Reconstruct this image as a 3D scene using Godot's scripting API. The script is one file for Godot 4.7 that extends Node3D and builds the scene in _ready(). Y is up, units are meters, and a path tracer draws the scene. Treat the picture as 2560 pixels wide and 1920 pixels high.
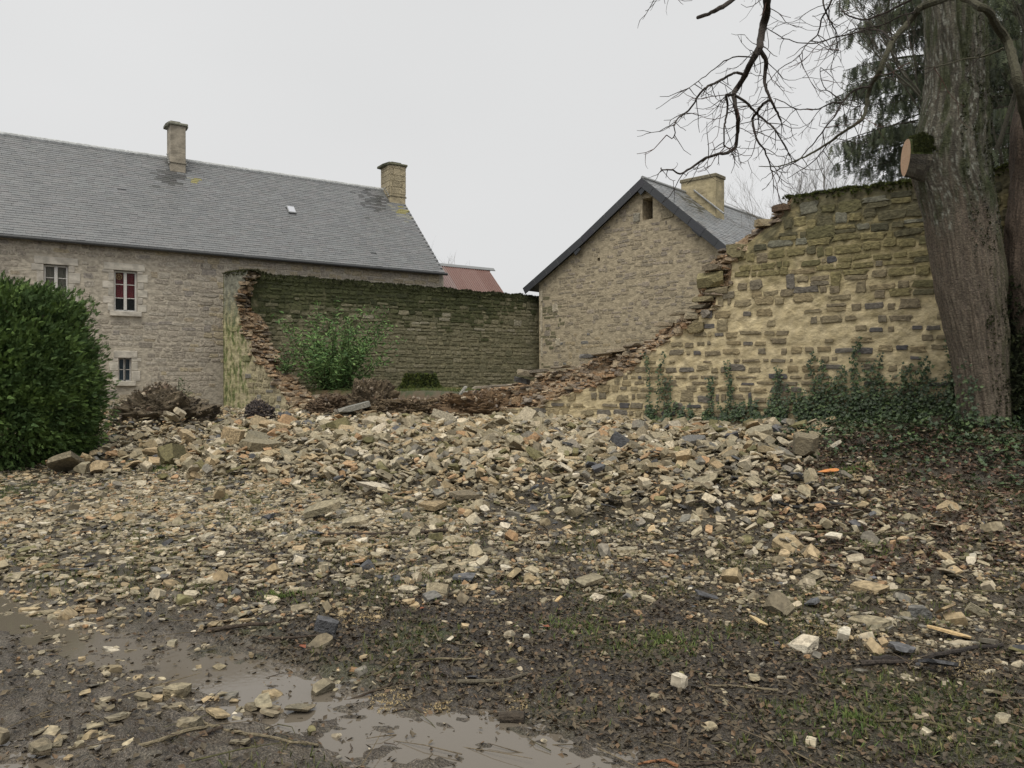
extends Node3D
# A collapsed garden wall between a long stone farmhouse and a gabled house, seen across the rubble.
# x to the right, y up, depth d = -z. The eye stands 1.6 m above the muddy lane.

var rng := RandomNumberGenerator.new()
var nz := FastNoiseLite.new()       # broad noise
var nf := FastNoiseLite.new()       # finer noise
var tex := {}
var mats := {}
var used_names := {}
var rocks: Array = []               # angular stone shapes
var slabs: Array = []               # flat stone shapes
var facing: Array = []              # shapes of stones laid in a wall
var WDIR := Vector3(.819, 0, .574)  # the garden wall runs to the right and towards the lane
var WNORM := Vector3(-.574, 0, .819)
var WORIG := Vector3(-8.61, 0, -24)

# ---------------------------------------------------------------- basics
class Soup:
	var v := PackedVector3Array()
	var n := PackedVector3Array()
	var c := PackedColorArray()
	func tri(a: Vector3, b: Vector3, d: Vector3, col: Color, out: Vector3):
		var m := (d - a).cross(b - a)
		if m.length_squared() < 1e-14: return
		m = m.normalized()
		if m.dot(out) < 0:
			v.append(a); v.append(d); v.append(b); m = -m
		else:
			v.append(a); v.append(b); v.append(d)
		n.append(m); n.append(m); n.append(m)
		c.append(col); c.append(col); c.append(col)
	func quad(a: Vector3, b: Vector3, d: Vector3, e: Vector3, col: Color, out: Vector3):
		tri(a, b, d, col, out); tri(a, d, e, col, out)
	func add(s: Soup, t: Transform3D, col: Color):
		var nb := t.basis.inverse().transposed()
		var flip := t.basis.determinant() < 0
		for i in s.v.size():
			var j := i
			if flip and i % 3: j = i + 1 if i % 3 == 1 else i - 1
			v.append(t * s.v[j]); n.append((nb * s.n[j]).normalized()); c.append(s.c[j] * col)
	# a box with chamfered edges, size s, centred in t
	func box(t: Transform3D, s: Vector3, col: Color, ch := 0.01):
		var h := s * .5
		ch = min(ch, min(h.x, min(h.y, h.z)) * .45)
		var ax := [Vector3.RIGHT, Vector3.UP, Vector3.BACK]
		for k in 3:
			var a: Vector3 = ax[k]; var p: Vector3 = ax[(k + 1) % 3]; var q: Vector3 = ax[(k + 2) % 3]
			var hp: float = h[(k + 1) % 3]; var hq: float = h[(k + 2) % 3]; var ha: float = h[k]
			for sg in [-1.0, 1.0]:
				var o = a * ha * sg
				var pp := p * (hp - ch); var qq := q * (hq - ch)
				quad(t * (o - pp - qq), t * (o + pp - qq), t * (o + pp + qq), t * (o - pp + qq), col, t.basis * (a * sg))
			for s1 in [-1.0, 1.0]:
				for s2 in [-1.0, 1.0]:
					var e1 = p * hp * s1 + q * (hq - ch) * s2; var e2 = p * (hp - ch) * s1 + q * hq * s2
					var l := a * (ha - ch)
					quad(t * (e1 - l), t * (e1 + l), t * (e2 + l), t * (e2 - l), col, t.basis * (p * s1 + q * s2))
		for sx in [-1.0, 1.0]:
			for sy in [-1.0, 1.0]:
				for sz in [-1.0, 1.0]:
					tri(t * Vector3(h.x * sx, (h.y - ch) * sy, (h.z - ch) * sz), t * Vector3((h.x - ch) * sx, h.y * sy, (h.z - ch) * sz), t * Vector3((h.x - ch) * sx, (h.y - ch) * sy, h.z * sz), col, t.basis * Vector3(sx, sy, sz))
	func mesh() -> ArrayMesh:
		var a := []; a.resize(Mesh.ARRAY_MAX)
		a[Mesh.ARRAY_VERTEX] = v; a[Mesh.ARRAY_NORMAL] = n; a[Mesh.ARRAY_COLOR] = c
		var m := ArrayMesh.new()
		if v.size(): m.add_surface_from_arrays(Mesh.PRIMITIVE_TRIANGLES, a)
		return m

# a smooth grid of rows x cols points
func grid_mesh(p: PackedVector3Array, col: PackedColorArray, rows: int, cols: int, toward: Callable, closed := false) -> ArrayMesh:
	var nn := PackedVector3Array(); nn.resize(p.size())
	var ix := PackedInt32Array()
	var last := cols if closed else cols - 1
	var flip := 0
	for r in rows - 1:
		for q in last:
			var a := r * cols + q; var b := r * cols + (q + 1) % cols; var d := a + cols; var e := b + cols
			var m := (p[d] - p[a]).cross(p[b] - p[a])
			if flip == 0 and m.length() > 1e-9:
				flip = 1 if m.dot(toward.call(p[a])) > 0 else -1
			m *= flip
			nn[a] += m; nn[b] += m; nn[d] += m; nn[e] += m
			if flip > 0:
				ix.append_array([a, b, d, b, e, d])
			else:
				ix.append_array([a, d, b, b, d, e])
	for i in nn.size(): nn[i] = nn[i].normalized() if nn[i].length_squared() > 0 else Vector3.UP
	var arr := []; arr.resize(Mesh.ARRAY_MAX)
	arr[Mesh.ARRAY_VERTEX] = p; arr[Mesh.ARRAY_NORMAL] = nn; arr[Mesh.ARRAY_COLOR] = col; arr[Mesh.ARRAY_INDEX] = ix
	var me := ArrayMesh.new(); me.add_surface_from_arrays(Mesh.PRIMITIVE_TRIANGLES, arr)
	return me

func numbered(called: String) -> String:
	if not used_names.has(called):
		used_names[called] = 0
		return called
	used_names[called] += 1
	return "%s_%03d" % [called, used_names[called]]
func put(called: String, me: Mesh, m: Material, parent: Node = self) -> MeshInstance3D:
	var o := MeshInstance3D.new()
	o.mesh = me; o.material_override = m
	o.name = numbered(called) if parent == self else called
	parent.add_child(o, true)
	return o
func thing(called: String, label: String, category: String, at := Vector3.ZERO, group := "") -> Node3D:
	var o := Node3D.new(); o.name = numbered(called); add_child(o); o.position = at
	return tag(o, label, category, group)
func tag(o: Node3D, label: String, category: String, group := "", kind := "") -> Node3D:
	o.set_meta("label", label); o.set_meta("category", category); o.set_meta("kind", "thing")
	if group: o.set_meta("group", group)
	if kind: o.set_meta("kind", kind)
	return o
func many(called: String, me: Mesh, m: Material, at: Array, cols: Array, parent: Node = self) -> MultiMeshInstance3D:
	var mm := MultiMesh.new(); mm.transform_format = MultiMesh.TRANSFORM_3D; mm.use_colors = true; mm.mesh = me
	mm.instance_count = at.size()
	for i in at.size():
		mm.set_instance_transform(i, at[i]); mm.set_instance_color(i, cols[i % cols.size()])
	var o := MultiMeshInstance3D.new(); o.multimesh = mm; o.material_override = m
	o.name = numbered(called) if parent == self else called
	o.set_meta("kind", "stuff"); parent.add_child(o, true)
	return o
func R(a: float, b: float) -> float: return rng.randf_range(a, b)
func V(x: float, y: float, z: float) -> Vector3: return Vector3(x, y, z)
func pick(a: Array): return a[rng.randi() % a.size()]
func shade(c: Color, k: float) -> Color: return Color(c.r * k, c.g * k, c.b * k)
func turned() -> Basis: return Basis.from_euler(V(R(0, TAU), R(0, TAU), R(0, TAU)))
func sstep(a: float, b: float, x: float) -> float:
	var t: float = clamp((x - a) / (b - a), 0.0, 1.0)
	return t * t * (3 - 2 * t)

# ---------------------------------------------------------------- textures and materials
func grain(called: String, sd: int, freq: float, lo: float, hi: float, gain := 1.6, size := 512, cell := false) -> ImageTexture:
	var n := FastNoiseLite.new(); n.seed = sd; n.frequency = freq; n.fractal_octaves = 5
	n.fractal_gain = .58
	if cell: n.noise_type = FastNoiseLite.TYPE_CELLULAR; n.cellular_return_type = FastNoiseLite.RETURN_DISTANCE2_SUB; n.fractal_octaves = 2
	var im := n.get_seamless_image(size, size)
	im.convert(Image.FORMAT_L8)
	var d := im.get_data()
	for i in d.size():
		var t: float = clamp((d[i] / 255.0 - .5) * gain + .5, 0.0, 1.0)
		d[i] = int(255.0 * (lo + (hi - lo) * t))
	var t := ImageTexture.create_from_image(Image.create_from_data(size, size, false, Image.FORMAT_L8, d))
	tex[called] = t
	return t
func mat(called: String, albedo: String, bump: String, cm: float, scale: float, rough := .9, col := Color.WHITE, colored := true) -> StandardMaterial3D:
	var m := StandardMaterial3D.new()
	m.resource_name = called
	m.albedo_color = col.linear_to_srgb()
	m.vertex_color_use_as_albedo = colored
	m.roughness = rough
	if albedo:
		m.albedo_texture = tex[albedo]
	if bump:
		m.heightmap_enabled = true; m.heightmap_texture = tex[bump]; m.heightmap_scale = cm
	if albedo or bump:
		m.uv1_triplanar = true; m.uv1_world_triplanar = true; m.uv1_scale = Vector3.ONE * scale
	mats[called] = m
	return m
var tinted_cache := {}
func tinted(base: String, col: Color) -> StandardMaterial3D:
	var k := base + col.to_html()
	if not tinted_cache.has(k):
		var m: StandardMaterial3D = mats[base].duplicate()
		m.albedo_color = col.linear_to_srgb()
		tinted_cache[k] = m
	return tinted_cache[k]

# ---------------------------------------------------------------- stone shapes
func clip_poly(p: PackedVector3Array, nrm: Vector3, d: float, cap: Array) -> PackedVector3Array:
	var r := PackedVector3Array()
	for i in p.size():
		var a := p[i]; var b := p[(i + 1) % p.size()]
		var da := nrm.dot(a) - d; var db := nrm.dot(b) - d
		if da <= 0: r.append(a)
		if (da < 0 and db > 0) or (da > 0 and db < 0):
			var x := a.lerp(b, da / (da - db)); r.append(x); cap.append(x)
	return r
func cut_stone(size: Vector3, cuts: int, lo: float, hi: float) -> Soup:
	var h := size * .5
	var faces: Array = []
	for k in 3:
		for sg in [-1.0, 1.0]:
			var o := Vector3.ZERO; o[k] = h[k] * sg
			var p := Vector3.ZERO; p[(k + 1) % 3] = h[(k + 1) % 3]
			var q := Vector3.ZERO; q[(k + 2) % 3] = h[(k + 2) % 3]
			faces.append(PackedVector3Array([o - p - q, o + p - q, o + p + q, o - p + q]))
	for i in cuts:
		var nrm := V(R(-1, 1), R(-1, 1) * .8, R(-1, 1))
		nrm = (nrm / size).normalized() if i % 2 == 0 else nrm.normalized()
		var sup: float = abs(nrm.x) * h.x + abs(nrm.y) * h.y + abs(nrm.z) * h.z
		var d := sup * R(lo, hi)
		var cap: Array = []; var nfaces: Array = []
		for f in faces:
			var r := clip_poly(f, nrm, d, cap)
			if r.size() > 2: nfaces.append(r)
		if cap.size() > 2:
			var cen := Vector3.ZERO
			for c in cap: cen += c
			cen /= cap.size()
			var e1 := nrm.cross(Vector3.UP if abs(nrm.y) < .9 else Vector3.RIGHT).normalized(); var e2 := nrm.cross(e1)
			cap.sort_custom(func(a, b): return atan2((a - cen).dot(e2), (a - cen).dot(e1)) < atan2((b - cen).dot(e2), (b - cen).dot(e1)))
			nfaces.append(PackedVector3Array(cap))
		faces = nfaces
	var s := Soup.new()
	for f in faces:
		var cen := Vector3.ZERO
		for c in f: cen += c
		cen /= f.size()
		var k := R(.68, 1.12); var w := R(-.03, .03)
		for i in range(1, f.size() - 1):
			s.tri(f[0], f[i], f[i + 1], Color(k + w, k, k - w), cen)
	return s
# unit stone for a wall face: x and y across, z out of the wall
func face_stone(_n: int, rough: float, proud: float) -> Soup:
	var s := Soup.new()
	var ring: Array = []
	var corner := [Vector2(-.5, -.5), Vector2(.5, -.5), Vector2(.5, .5), Vector2(-.5, .5)]
	for i in 4:
		var p: Vector2 = corner[i]; var q: Vector2 = corner[(i + 1) % 4]
		var e := (q - p)
		var cut := R(.05, .30)
		ring.append(p + e * cut * R(.5, 1) + Vector2(R(-1, 1), R(-1, 1)) * rough)
		if rng.randf() < .75: ring.append(p.lerp(q, R(.35, .65)) * R(.88, 1.04) + Vector2(R(-1, 1), R(-1, 1)) * rough)
		ring.append(q - e * cut * R(.3, .8) + Vector2(R(-1, 1), R(-1, 1)) * rough)
	var n := ring.size()
	var inz := R(.80, .92)
	var off := Vector2(R(-.05, .05), R(-.05, .05))
	var zt := [R(.75, 1.0), R(.75, 1.0), R(.75, 1.0)]
	var top: Array = []
	for i in n: top.append(V(ring[i].x * inz + off.x, ring[i].y * inz + off.y, proud * (zt[i * 3 / n] + R(-.14, .14))))
	var cen := V(off.x + R(-.12, .12), off.y + R(-.1, .1), proud * R(.8, 1.12))
	for i in n:
		var j := (i + 1) % n
		var a := V(ring[i].x, ring[i].y, 0); var b := V(ring[j].x, ring[j].y, 0)
		var low := V(0, 0, -1.0)
		var out := V(ring[i].x + ring[j].x, ring[i].y + ring[j].y, .4)
		var k := R(.85, 1.05)
		s.quad(a + low, b + low, b, a, Color(k, k, k), out)
		s.quad(a, b, top[j], top[i], Color(k, k, k), out)
		s.tri(top[i], top[j], cen, Color(k, k, k), Vector3.BACK)
	return s

# stones of a wall: list of [u, v, w, h, palette index]; the largest in view become parts, the others one part
func lay_stones(parent: Node3D, org: Vector3, u: Vector3, n: Vector3, list: Array, pal: Array, base: String, deep: float, limit := 300, called := "stone"):
	var eye := V(0, 1.6, 0)
	for s in list:
		var p: Vector3 = parent.position + org + u * s[0] + V(0, s[1], 0)
		s.append(s[2] * s[3] / p.distance_squared_to(eye))
	list.sort_custom(func(a, b): return a[5] > b[5])
	var rest := Soup.new()
	for i in list.size():
		var s = list[i]
		var tilt := Basis(n, R(-.05, .05))
		var t := Transform3D(tilt * Basis(u * s[2], Vector3.UP * s[3], n * deep * R(.6, 1.25)), org + u * s[0] + V(0, s[1], 0))
		var k := rng.randi() % facing.size()
		if i < limit:
			var o := put(called, facing[k][1], tinted(base, pal[s[4]]), parent)
			o.transform = t
		else:
			rest.add(facing[k][0], t, pal[s[4]])
	if rest.v.size():
		put("small_" + called + "s", rest.mesh(), mats["wall_small" if base == "wall_stone" else base], parent).set_meta("kind", "stuff")

# courses of rubble masonry inside a region
func courses(u0: float, u1: float, v0: float, v1: float, hs: Vector2, ws: Vector2, gap: float, inside: Callable, color: Callable) -> Array:
	var r: Array = []
	var v := v0
	while v < v1:
		var h := R(hs.x, hs.y)
		var u := u0 - R(0, ws.y)
		while u < u1:
			var w := R(ws.x, ws.y) * (1.0 if rng.randf() < .75 else .55)
			var hh := h * R(.6, 1.0)
			if rng.randf() < .07: hh = h * R(1.3, 1.8)
			var c := u + w * .5; var m := v + h * .5 + R(-.2, .2) * h
			if inside.call(c - w * .5, m) and inside.call(c + w * .5, m) and inside.call(c, m + hh * .5) and inside.call(c, m - hh * .5):
				if w > .3 and h > .13 and rng.randf() < .22:
					r.append([c, m + h * .24, w * .95, h * .44, color.call(c, m + .05)]); r.append([c, m - h * .24, w * .9, h * .42, color.call(c, m - .05)])
				else:
					r.append([c, m, w, hh, color.call(c, m)])
			u += w + gap * R(.6, 1.6)
		v += h + gap * R(.7, 1.3)
	return r

# flat wall with openings: outline in (u, v), rectangles cut out
func flat_wall(outline: PackedVector2Array, holes: Array, org: Vector3, u: Vector3, n: Vector3, thick: float, col: Color) -> ArrayMesh:
	var s := Soup.new()
	var xs: Array = [-1e3, 1e3]
	for h in holes: xs.append(h.position.x); xs.append(h.end.x)
	xs.sort()
	var P := func(q: Vector2, o: float): return org + u * q.x + V(0, q.y, 0) - n * o
	for i in xs.size() - 1:
		if xs[i + 1] - xs[i] < 1e-4: continue
		var slab := PackedVector2Array([Vector2(xs[i], -50), Vector2(xs[i + 1], -50), Vector2(xs[i + 1], 50), Vector2(xs[i], 50)])
		for part in Geometry2D.intersect_polygons(outline, slab):
			var pieces: Array = [part]
			for h in holes:
				if h.position.x < xs[i] + 1e-3 and h.end.x > xs[i + 1] - 1e-3:
					var cutter := PackedVector2Array([Vector2(xs[i] - 1, h.position.y), Vector2(xs[i + 1] + 1, h.position.y), Vector2(xs[i + 1] + 1, h.end.y), Vector2(xs[i] - 1, h.end.y)])
					var nx: Array = []
					for pc in pieces: nx.append_array(Geometry2D.clip_polygons(pc, cutter))
					pieces = nx
			for pc in pieces:
				var ti := Geometry2D.triangulate_polygon(pc)
				for k in range(0, ti.size(), 3):
					s.tri(P.call(pc[ti[k]], 0), P.call(pc[ti[k + 1]], 0), P.call(pc[ti[k + 2]], 0), col, n)
					s.tri(P.call(pc[ti[k]], thick), P.call(pc[ti[k + 1]], thick), P.call(pc[ti[k + 2]], thick), col, -n)
	var mid := Vector2.ZERO
	for q in outline: mid += q
	mid /= outline.size()
	for i in outline.size():
		var a := outline[i]; var b := outline[(i + 1) % outline.size()]
		var e := (a + b) * .5 - mid
		s.quad(P.call(a, 0), P.call(b, 0), P.call(b, thick), P.call(a, thick), col, u * e.x + V(0, e.y, 0))
	for h in holes:
		var q := [h.position, Vector2(h.end.x, h.position.y), h.end, Vector2(h.position.x, h.end.y)]
		for i in 4:
			var e: Vector2 = (q[i] + q[(i + 1) % 4]) * .5 - h.get_center()
			s.quad(P.call(q[i], 0), P.call(q[(i + 1) % 4], 0), P.call(q[(i + 1) % 4], thick), P.call(q[i], thick), col, -(u * e.x + V(0, e.y, 0)))
	return s.mesh()

# a tapering tube along points
func tube(s: Soup, pts: Array, r0: float, r1: float, col: Color, sides := 6, knot := 0.0):
	var ring: Array = []
	var n := pts.size()
	var side := Vector3.ZERO
	for i in n:
		var t: Vector3 = (pts[min(i + 1, n - 1)] - pts[max(i - 1, 0)]).normalized()
		if side == Vector3.ZERO: side = t.cross(Vector3.UP if abs(t.y) < .9 else Vector3.RIGHT).normalized()
		side = (side - t * side.dot(t)).normalized()
		var up := t.cross(side)
		var r: float = lerp(r0, r1, float(i) / max(1, n - 1)) * (1.0 + (R(-knot, knot) if knot > 0 else 0.0))
		var row: Array = []
		for k in sides:
			var a := TAU * k / sides
			row.append(pts[i] + (side * cos(a) + up * sin(a)) * r)
		ring.append(row)
	for i in n - 1:
		for k in sides:
			var j := (k + 1) % sides
			var out: Vector3 = ring[i][k] + ring[i][j] - pts[i] * 2
			s.quad(ring[i][k], ring[i][j], ring[i + 1][j], ring[i + 1][k], col, out)
	for k in range(1, sides - 1):
		s.tri(ring[n - 1][0], ring[n - 1][k], ring[n - 1][k + 1], col, pts[n - 1] - pts[n - 2])
		s.tri(ring[0][0], ring[0][k], ring[0][k + 1], col, pts[0] - pts[1])
func smooth_path(pts: Array, step: float) -> Array:
	var r: Array = []
	for i in pts.size() - 1:
		var a: Vector3 = pts[max(i - 1, 0)]; var b: Vector3 = pts[i]; var c: Vector3 = pts[i + 1]; var d: Vector3 = pts[min(i + 2, pts.size() - 1)]
		var k: int = max(1, int(b.distance_to(c) / step))
		for j in k: r.append(b.cubic_interpolate(c, a, d, float(j) / k))
	r.append(pts[-1])
	return r

# ---------------------------------------------------------------- the lie of the land
func wall_q(x: float, d: float) -> Vector2:     # (along the wall, in front of it)
	return Vector2(.819 * (x + 8.61) - .574 * (d - 24), -.574 * (x + 8.61) - .819 * (d - 24))
func ground_base(x: float, d: float) -> float:
	var w := wall_q(x, d)
	var y: float = clamp((d - 6) * .033, 0.0, .3)
	y += .33 * (1 - sstep(0, 9.0, w.y)) * (1 - .25 * sstep(14, 19, w.x))
	y += .58 * exp(-((x - 7.2) * (x - 7.2) / 10 + (d - 11.9) * (d - 11.9) / 5))
	y += .55 * exp(-((x + 8.2) * (x + 8.2) / .9 + (d - 18.0) * (d - 18.0) / 1.3))
	var m := (x + 8.35) * .5476 - (d - 24.3) * .837
	var court := sstep(.25, .85, -w.y) * sstep(-.5, -.1, m)
	return lerp(y, 1.32 + .02 * sin(x * 2.0), court)
func rut(x: float, d: float) -> float:
	var a := Vector2(-5.2, 6.3); var b := Vector2(.95, 2.75)
	var p := Vector2(x, d)
	var t: float = clamp((p - a).dot(b - a) / (b - a).length_squared(), 0.0, 1.3)
	var r := p.distance_to(a.lerp(b, t))
	var a2 := Vector2(-3.6, 3.9); var b2 := Vector2(-1.0, 2.6)
	var t2: float = clamp((p - a2).dot(b2 - a2) / (b2 - a2).length_squared(), 0.0, 1.2)
	var r2 := p.distance_to(a2.lerp(b2, t2))
	return max(exp(-pow(r / (.34 + .14 * t), 2)), .8 * exp(-pow(r2 / .3, 2)))
func ground_y(x: float, d: float) -> float:
	var y := ground_base(x, d)
	var w := wall_q(x, d)
	var heap := (1 - sstep(6.5, 9.5, w.y)) * sstep(-.5, .3, w.y)
	y += nz.get_noise_2d(x * 60, d * 60) * (.02 + .13 * heap) + nf.get_noise_2d(x * 300, d * 300) * (.012 + .02 * heap)
	var fr := 1 - sstep(6.5, 8.0, d)
	y += fr * (.014 * nf.get_noise_2d(x * 900, d * 900) + (.030 * nf.get_noise_2d(x * 230 + 31, d * 420) + .016 * nf.get_noise_2d(x * 520, d * 800 + 9)) * sstep(1.2, -.3, x) - .051 * rut(x, d))
	return y
func gp(x: float, d: float) -> Vector3: return V(x, ground_y(x, d), -d)
func heapness(x: float, d: float) -> float:      # how thick the rubble lies
	var w := wall_q(x, d)
	if w.y < -.3: return 0.0
	var k := 1 - sstep(5.6, 8.6, w.y + nz.get_noise_2d(x * 45 + 90, d * 45) * 2.2)
	k *= 1 - sstep(15.9, 18.0, w.x + nz.get_noise_2d(x * 50, d * 50) * 1.2 - max(0.0, w.y - 2.5) * .62)
	k *= sstep(-6.0, -1.5, w.x + w.y * .45)
	return k
func scatter(x: float, d: float) -> float:       # loose stones strewn in front of the heap
	var e: float
	if x < -2: e = 5.1
	elif x < -.8: e = lerp(5.1, 5.7, (x + 2) / 1.2)
	elif x < .6: e = lerp(5.7, 5.9, (x + .8) / 1.4)
	elif x < 2.4: e = lerp(5.9, 4.25, (x - .6) / 1.8)
	else: e = 4.25
	var k := sstep(e - .5, e + .6, d + nz.get_noise_2d(x * 70, d * 70 + 40) * 1.3)
	return k * (1 - sstep(12, 14, d)) * (1 - .7 * sstep(-5.2, -6.4, x) * sstep(8.5, 10, d)) * (1.0 - .75 * sstep(4.4, 5.6, x - (8 - d) * .25))

# ---------------------------------------------------------------- setting up
func _ready():
	rng.seed = 20240117
	set_camera_and_light()
	nz.seed = 5; nz.frequency = .02; nz.fractal_octaves = 4
	nf.seed = 9; nf.frequency = .02; nf.fractal_octaves = 3
	make_materials()
	make_shapes()
	ground_and_water()
	farmhouse()
	barn()
	gable_house()
	mossy_wall()
	ruined_wall()
	old_tree()
	far_trees()
	hedge()
	court_plants()
	rubble()
	ivy()
	debris()
	litter()
	print("done ", Time.get_ticks_msec())

func set_camera_and_light():
	var cam := Camera3D.new(); cam.name = "camera"
	cam.position = V(0, 1.6, 0); cam.rotation_degrees = V(-.19, 0, 0)
	cam.fov = 53.07; cam.near = .05; cam.far = 900
	add_child(cam)
	var env := Environment.new()
	env.background_mode = Environment.BG_SKY
	var im := Image.create(512, 256, false, Image.FORMAT_RGBF)
	var cn := FastNoiseLite.new(); cn.seed = 3; cn.frequency = .9; cn.fractal_octaves = 4
	for j in 256:
		var el := PI * (.5 - (j + .5) / 256.0)
		for i in 512:
			var a := TAU * i / 512.0
			var p := V(cos(a) * cos(el), sin(el), sin(a) * cos(el))
			var q := V(p.x, p.y * 2.2, p.z) * 1.2
			var k: float = SKY * (1.0 + .05 * cn.get_noise_3dv(q))
			im.set_pixel(i, j, Color(k * .995, k * 1.0, k * 1.003))
	var pan := PanoramaSkyMaterial.new(); pan.panorama = ImageTexture.create_from_image(im); pan.energy_multiplier = 1.0
	var sky := Sky.new(); sky.sky_material = pan
	env.sky = sky
	env.tonemap_mode = Environment.TONE_MAPPER_LINEAR
	env.tonemap_exposure = EXPOSURE
	env.sdfgi_enabled = true; env.ssao_enabled = true; env.ssil_enabled = true
	var we := WorldEnvironment.new(); we.name = "world_environment"; we.environment = env
	add_child(we)
	var sun := DirectionalLight3D.new(); sun.name = "sun"
	sun.light_energy = SUN; sun.light_angular_distance = 50; sun.light_color = Color(1.0, .972, .915)
	sun.shadow_enabled = true
	sun.rotation_degrees = V(-68, -14, 0)
	add_child(sun)
const SKY := .40
const EXPOSURE := 1.86
const SUN := .5

func make_materials():
	grain("stone", 11, .02, .70, 1.0, 1.9)
	grain("soil", 12, .05, .55, 1.0, 2.0)
	grain("fine", 13, .03, .78, 1.0, 1.6)
	grain("mortar", 14, .012, .76, 1.0, 1.8)
	grain("relief", 15, .03, 0, 1, 1.8)
	grain("chips", 16, .045, 0, 1, 1.5, 512, true)
	mat("stone", "stone", "relief", .8, 1.6, .85)
	mat("stone_small", "stone", "", 0, 2.2, .85)
	mat("wall_small", "stone", "", 0, 1.3, .92)
	mat("wall_stone", "stone", "relief", .8, 1.1, .92)
	mat("mortar", "mortar", "relief", .8, .9, .95)
	mat("render", "mortar", "relief", .6, .5, .95)
	mat("soil", "soil", "relief", 2.0, 1.7, .9)
	mat("mud", "soil", "chips", 1.0, 2.3, .40)
	mat("slate", "fine", "relief", .25, 1.2, .42)
	mat("bark", "stone", "relief", 1.0, 2.2, .95)
	mat("leaf", "", "", 0, 1, .8)
	mat("ivy_leaf", "", "", 0, 1, .58)
	mat("needles", "", "", 0, 1, .7)
	mat("litter", "", "", 0, 1, .72)
	mat("moss", "soil", "relief", 1.5, 4.0, 1.0)
	mat("wood", "fine", "relief", .3, 3.0, .8)
	mat("paint", "fine", "", 0, 2.0, .5)
	mat("metal", "fine", "", 0, 1.0, .4)
	mat("plain", "", "", 0, 1, .8)
	mats["leaf"].backlight = Color(.25, .35, .12)
	mats["needles"].backlight = Color(.12, .18, .08)
	var g := StandardMaterial3D.new(); g.transparency = BaseMaterial3D.TRANSPARENCY_ALPHA
	g.albedo_color = Color(.3, .33, .33, .10); g.roughness = .03; g.metallic_specular = .25
	mats["glass"] = g
	var w := StandardMaterial3D.new(); w.albedo_color = Color(.125, .108, .086).linear_to_srgb(); w.roughness = .025
	w.heightmap_enabled = true; w.heightmap_texture = tex["relief"]; w.heightmap_scale = .010
	w.uv1_triplanar = true; w.uv1_world_triplanar = true; w.uv1_scale = Vector3.ONE * 1.3
	mats["water"] = w

func make_shapes():
	for i in 26:
		var s := cut_stone(V(1, R(.36, .72), R(.6, .95)), 10, .58, .92); rocks.append([s, s.mesh()])
	for i in 26:
		var s := cut_stone(V(1, R(.09, .22), R(.5, .85)), 9, .58, .94); slabs.append([s, s.mesh()])
	for i in 26:
		var s := face_stone(9, R(.035, .11), 1.0); facing.append([s, s.mesh()])

# ---------------------------------------------------------------- ground
func ground_and_water():
	var xs: Array = []; var ds: Array = []
	var x := 0.0
	while x < 420: xs.append(x); x += .045 if x < 4.6 else (.11 if x < 13 else x * .18)
	var neg: Array = []
	for v in xs: if v > 0: neg.push_front(-v)
	xs = neg + xs
	var d := -60.0
	while d < 500:
		ds.append(d)
		if d < -8: d += 12
		elif d < 1.5: d += 1.0
		elif d < 2.4: d += .1
		elif d < 7.5: d += .032 if d < 5 else .045
		elif d < 21: d += .10
		elif d < 32: d += .4
		else: d *= 1.2
	var p := PackedVector3Array(); var c := PackedColorArray()
	for dd in ds:
		for xx in xs:
			p.append(V(xx, ground_y(xx, dd), -dd)); c.append(ground_color(xx, dd))
	var o := put("ground", grid_mesh(p, c, ds.size(), xs.size(), func(_q): return Vector3.UP), mats["mud"])
	tag(o, "dark wet mud and trodden earth between the lane and the walls", "ground", "", "structure")
	var s := Soup.new()
	s.quad(V(-6.5, -.036, -1.6), V(1.9, -.036, -1.6), V(1.9, -.036, -6.9), V(-6.5, -.036, -6.9), Color.WHITE, Vector3.UP)
	o = put("puddle_water", s.mesh(), mats["water"])
	tag(o, "shallow brown puddle water standing in the wheel ruts", "water", "", "structure")

func ground_color(x: float, d: float) -> Color:
	var n1 := nz.get_noise_2d(x * 40, d * 40); var n2 := nf.get_noise_2d(x * 160 + 7, d * 160); var n3 := nf.get_noise_2d(x * 700, d * 700)
	var mud := Color(.072, .057, .040)
	var c := mud.lerp(Color(.042, .033, .023), clamp(.5 + n2 * 1.3, 0.0, 1.0))
	var w := wall_q(x, d)
	var hp: float = max(heapness(x, d), .8 * scatter(x, d))
	c = c.lerp(Color(.085, .068, .040), hp * clamp(.75 + n2 * .8, 0.0, 1.0))
	var green: float = clamp((n1 + n3 * .35 - .08) * 3.2, 0.0, 1.0) * .75 * (1 - hp) * sstep(3.0, 4.5, d + x * .35)
	c = c.lerp(Color(.066, .082, .020), green)
	var wet: float = rut(x, d) * (1 - sstep(6, 7.5, d))
	c = c.lerp(Color(.155, .132, .10), wet * clamp(.65 + n2, 0.0, 1.0))
	if d < 6 and x < -.3 + (d - 3.5) * -.9: c = c.lerp(Color(.165, .14, .108), .8 * clamp(.62 + n2 * 1.5 + n3, 0.0, 1.0))
	if w.y < -.2: c = Color(.07, .085, .025).lerp(Color(.16, .12, .07), clamp(.4 + n2 * 2, 0.0, 1.0))
	if w.y > -.7 and w.y < .5 and w.x > 2 and w.x < 12: c = c.lerp(Color(.20, .125, .07), .8)
	return c

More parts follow.
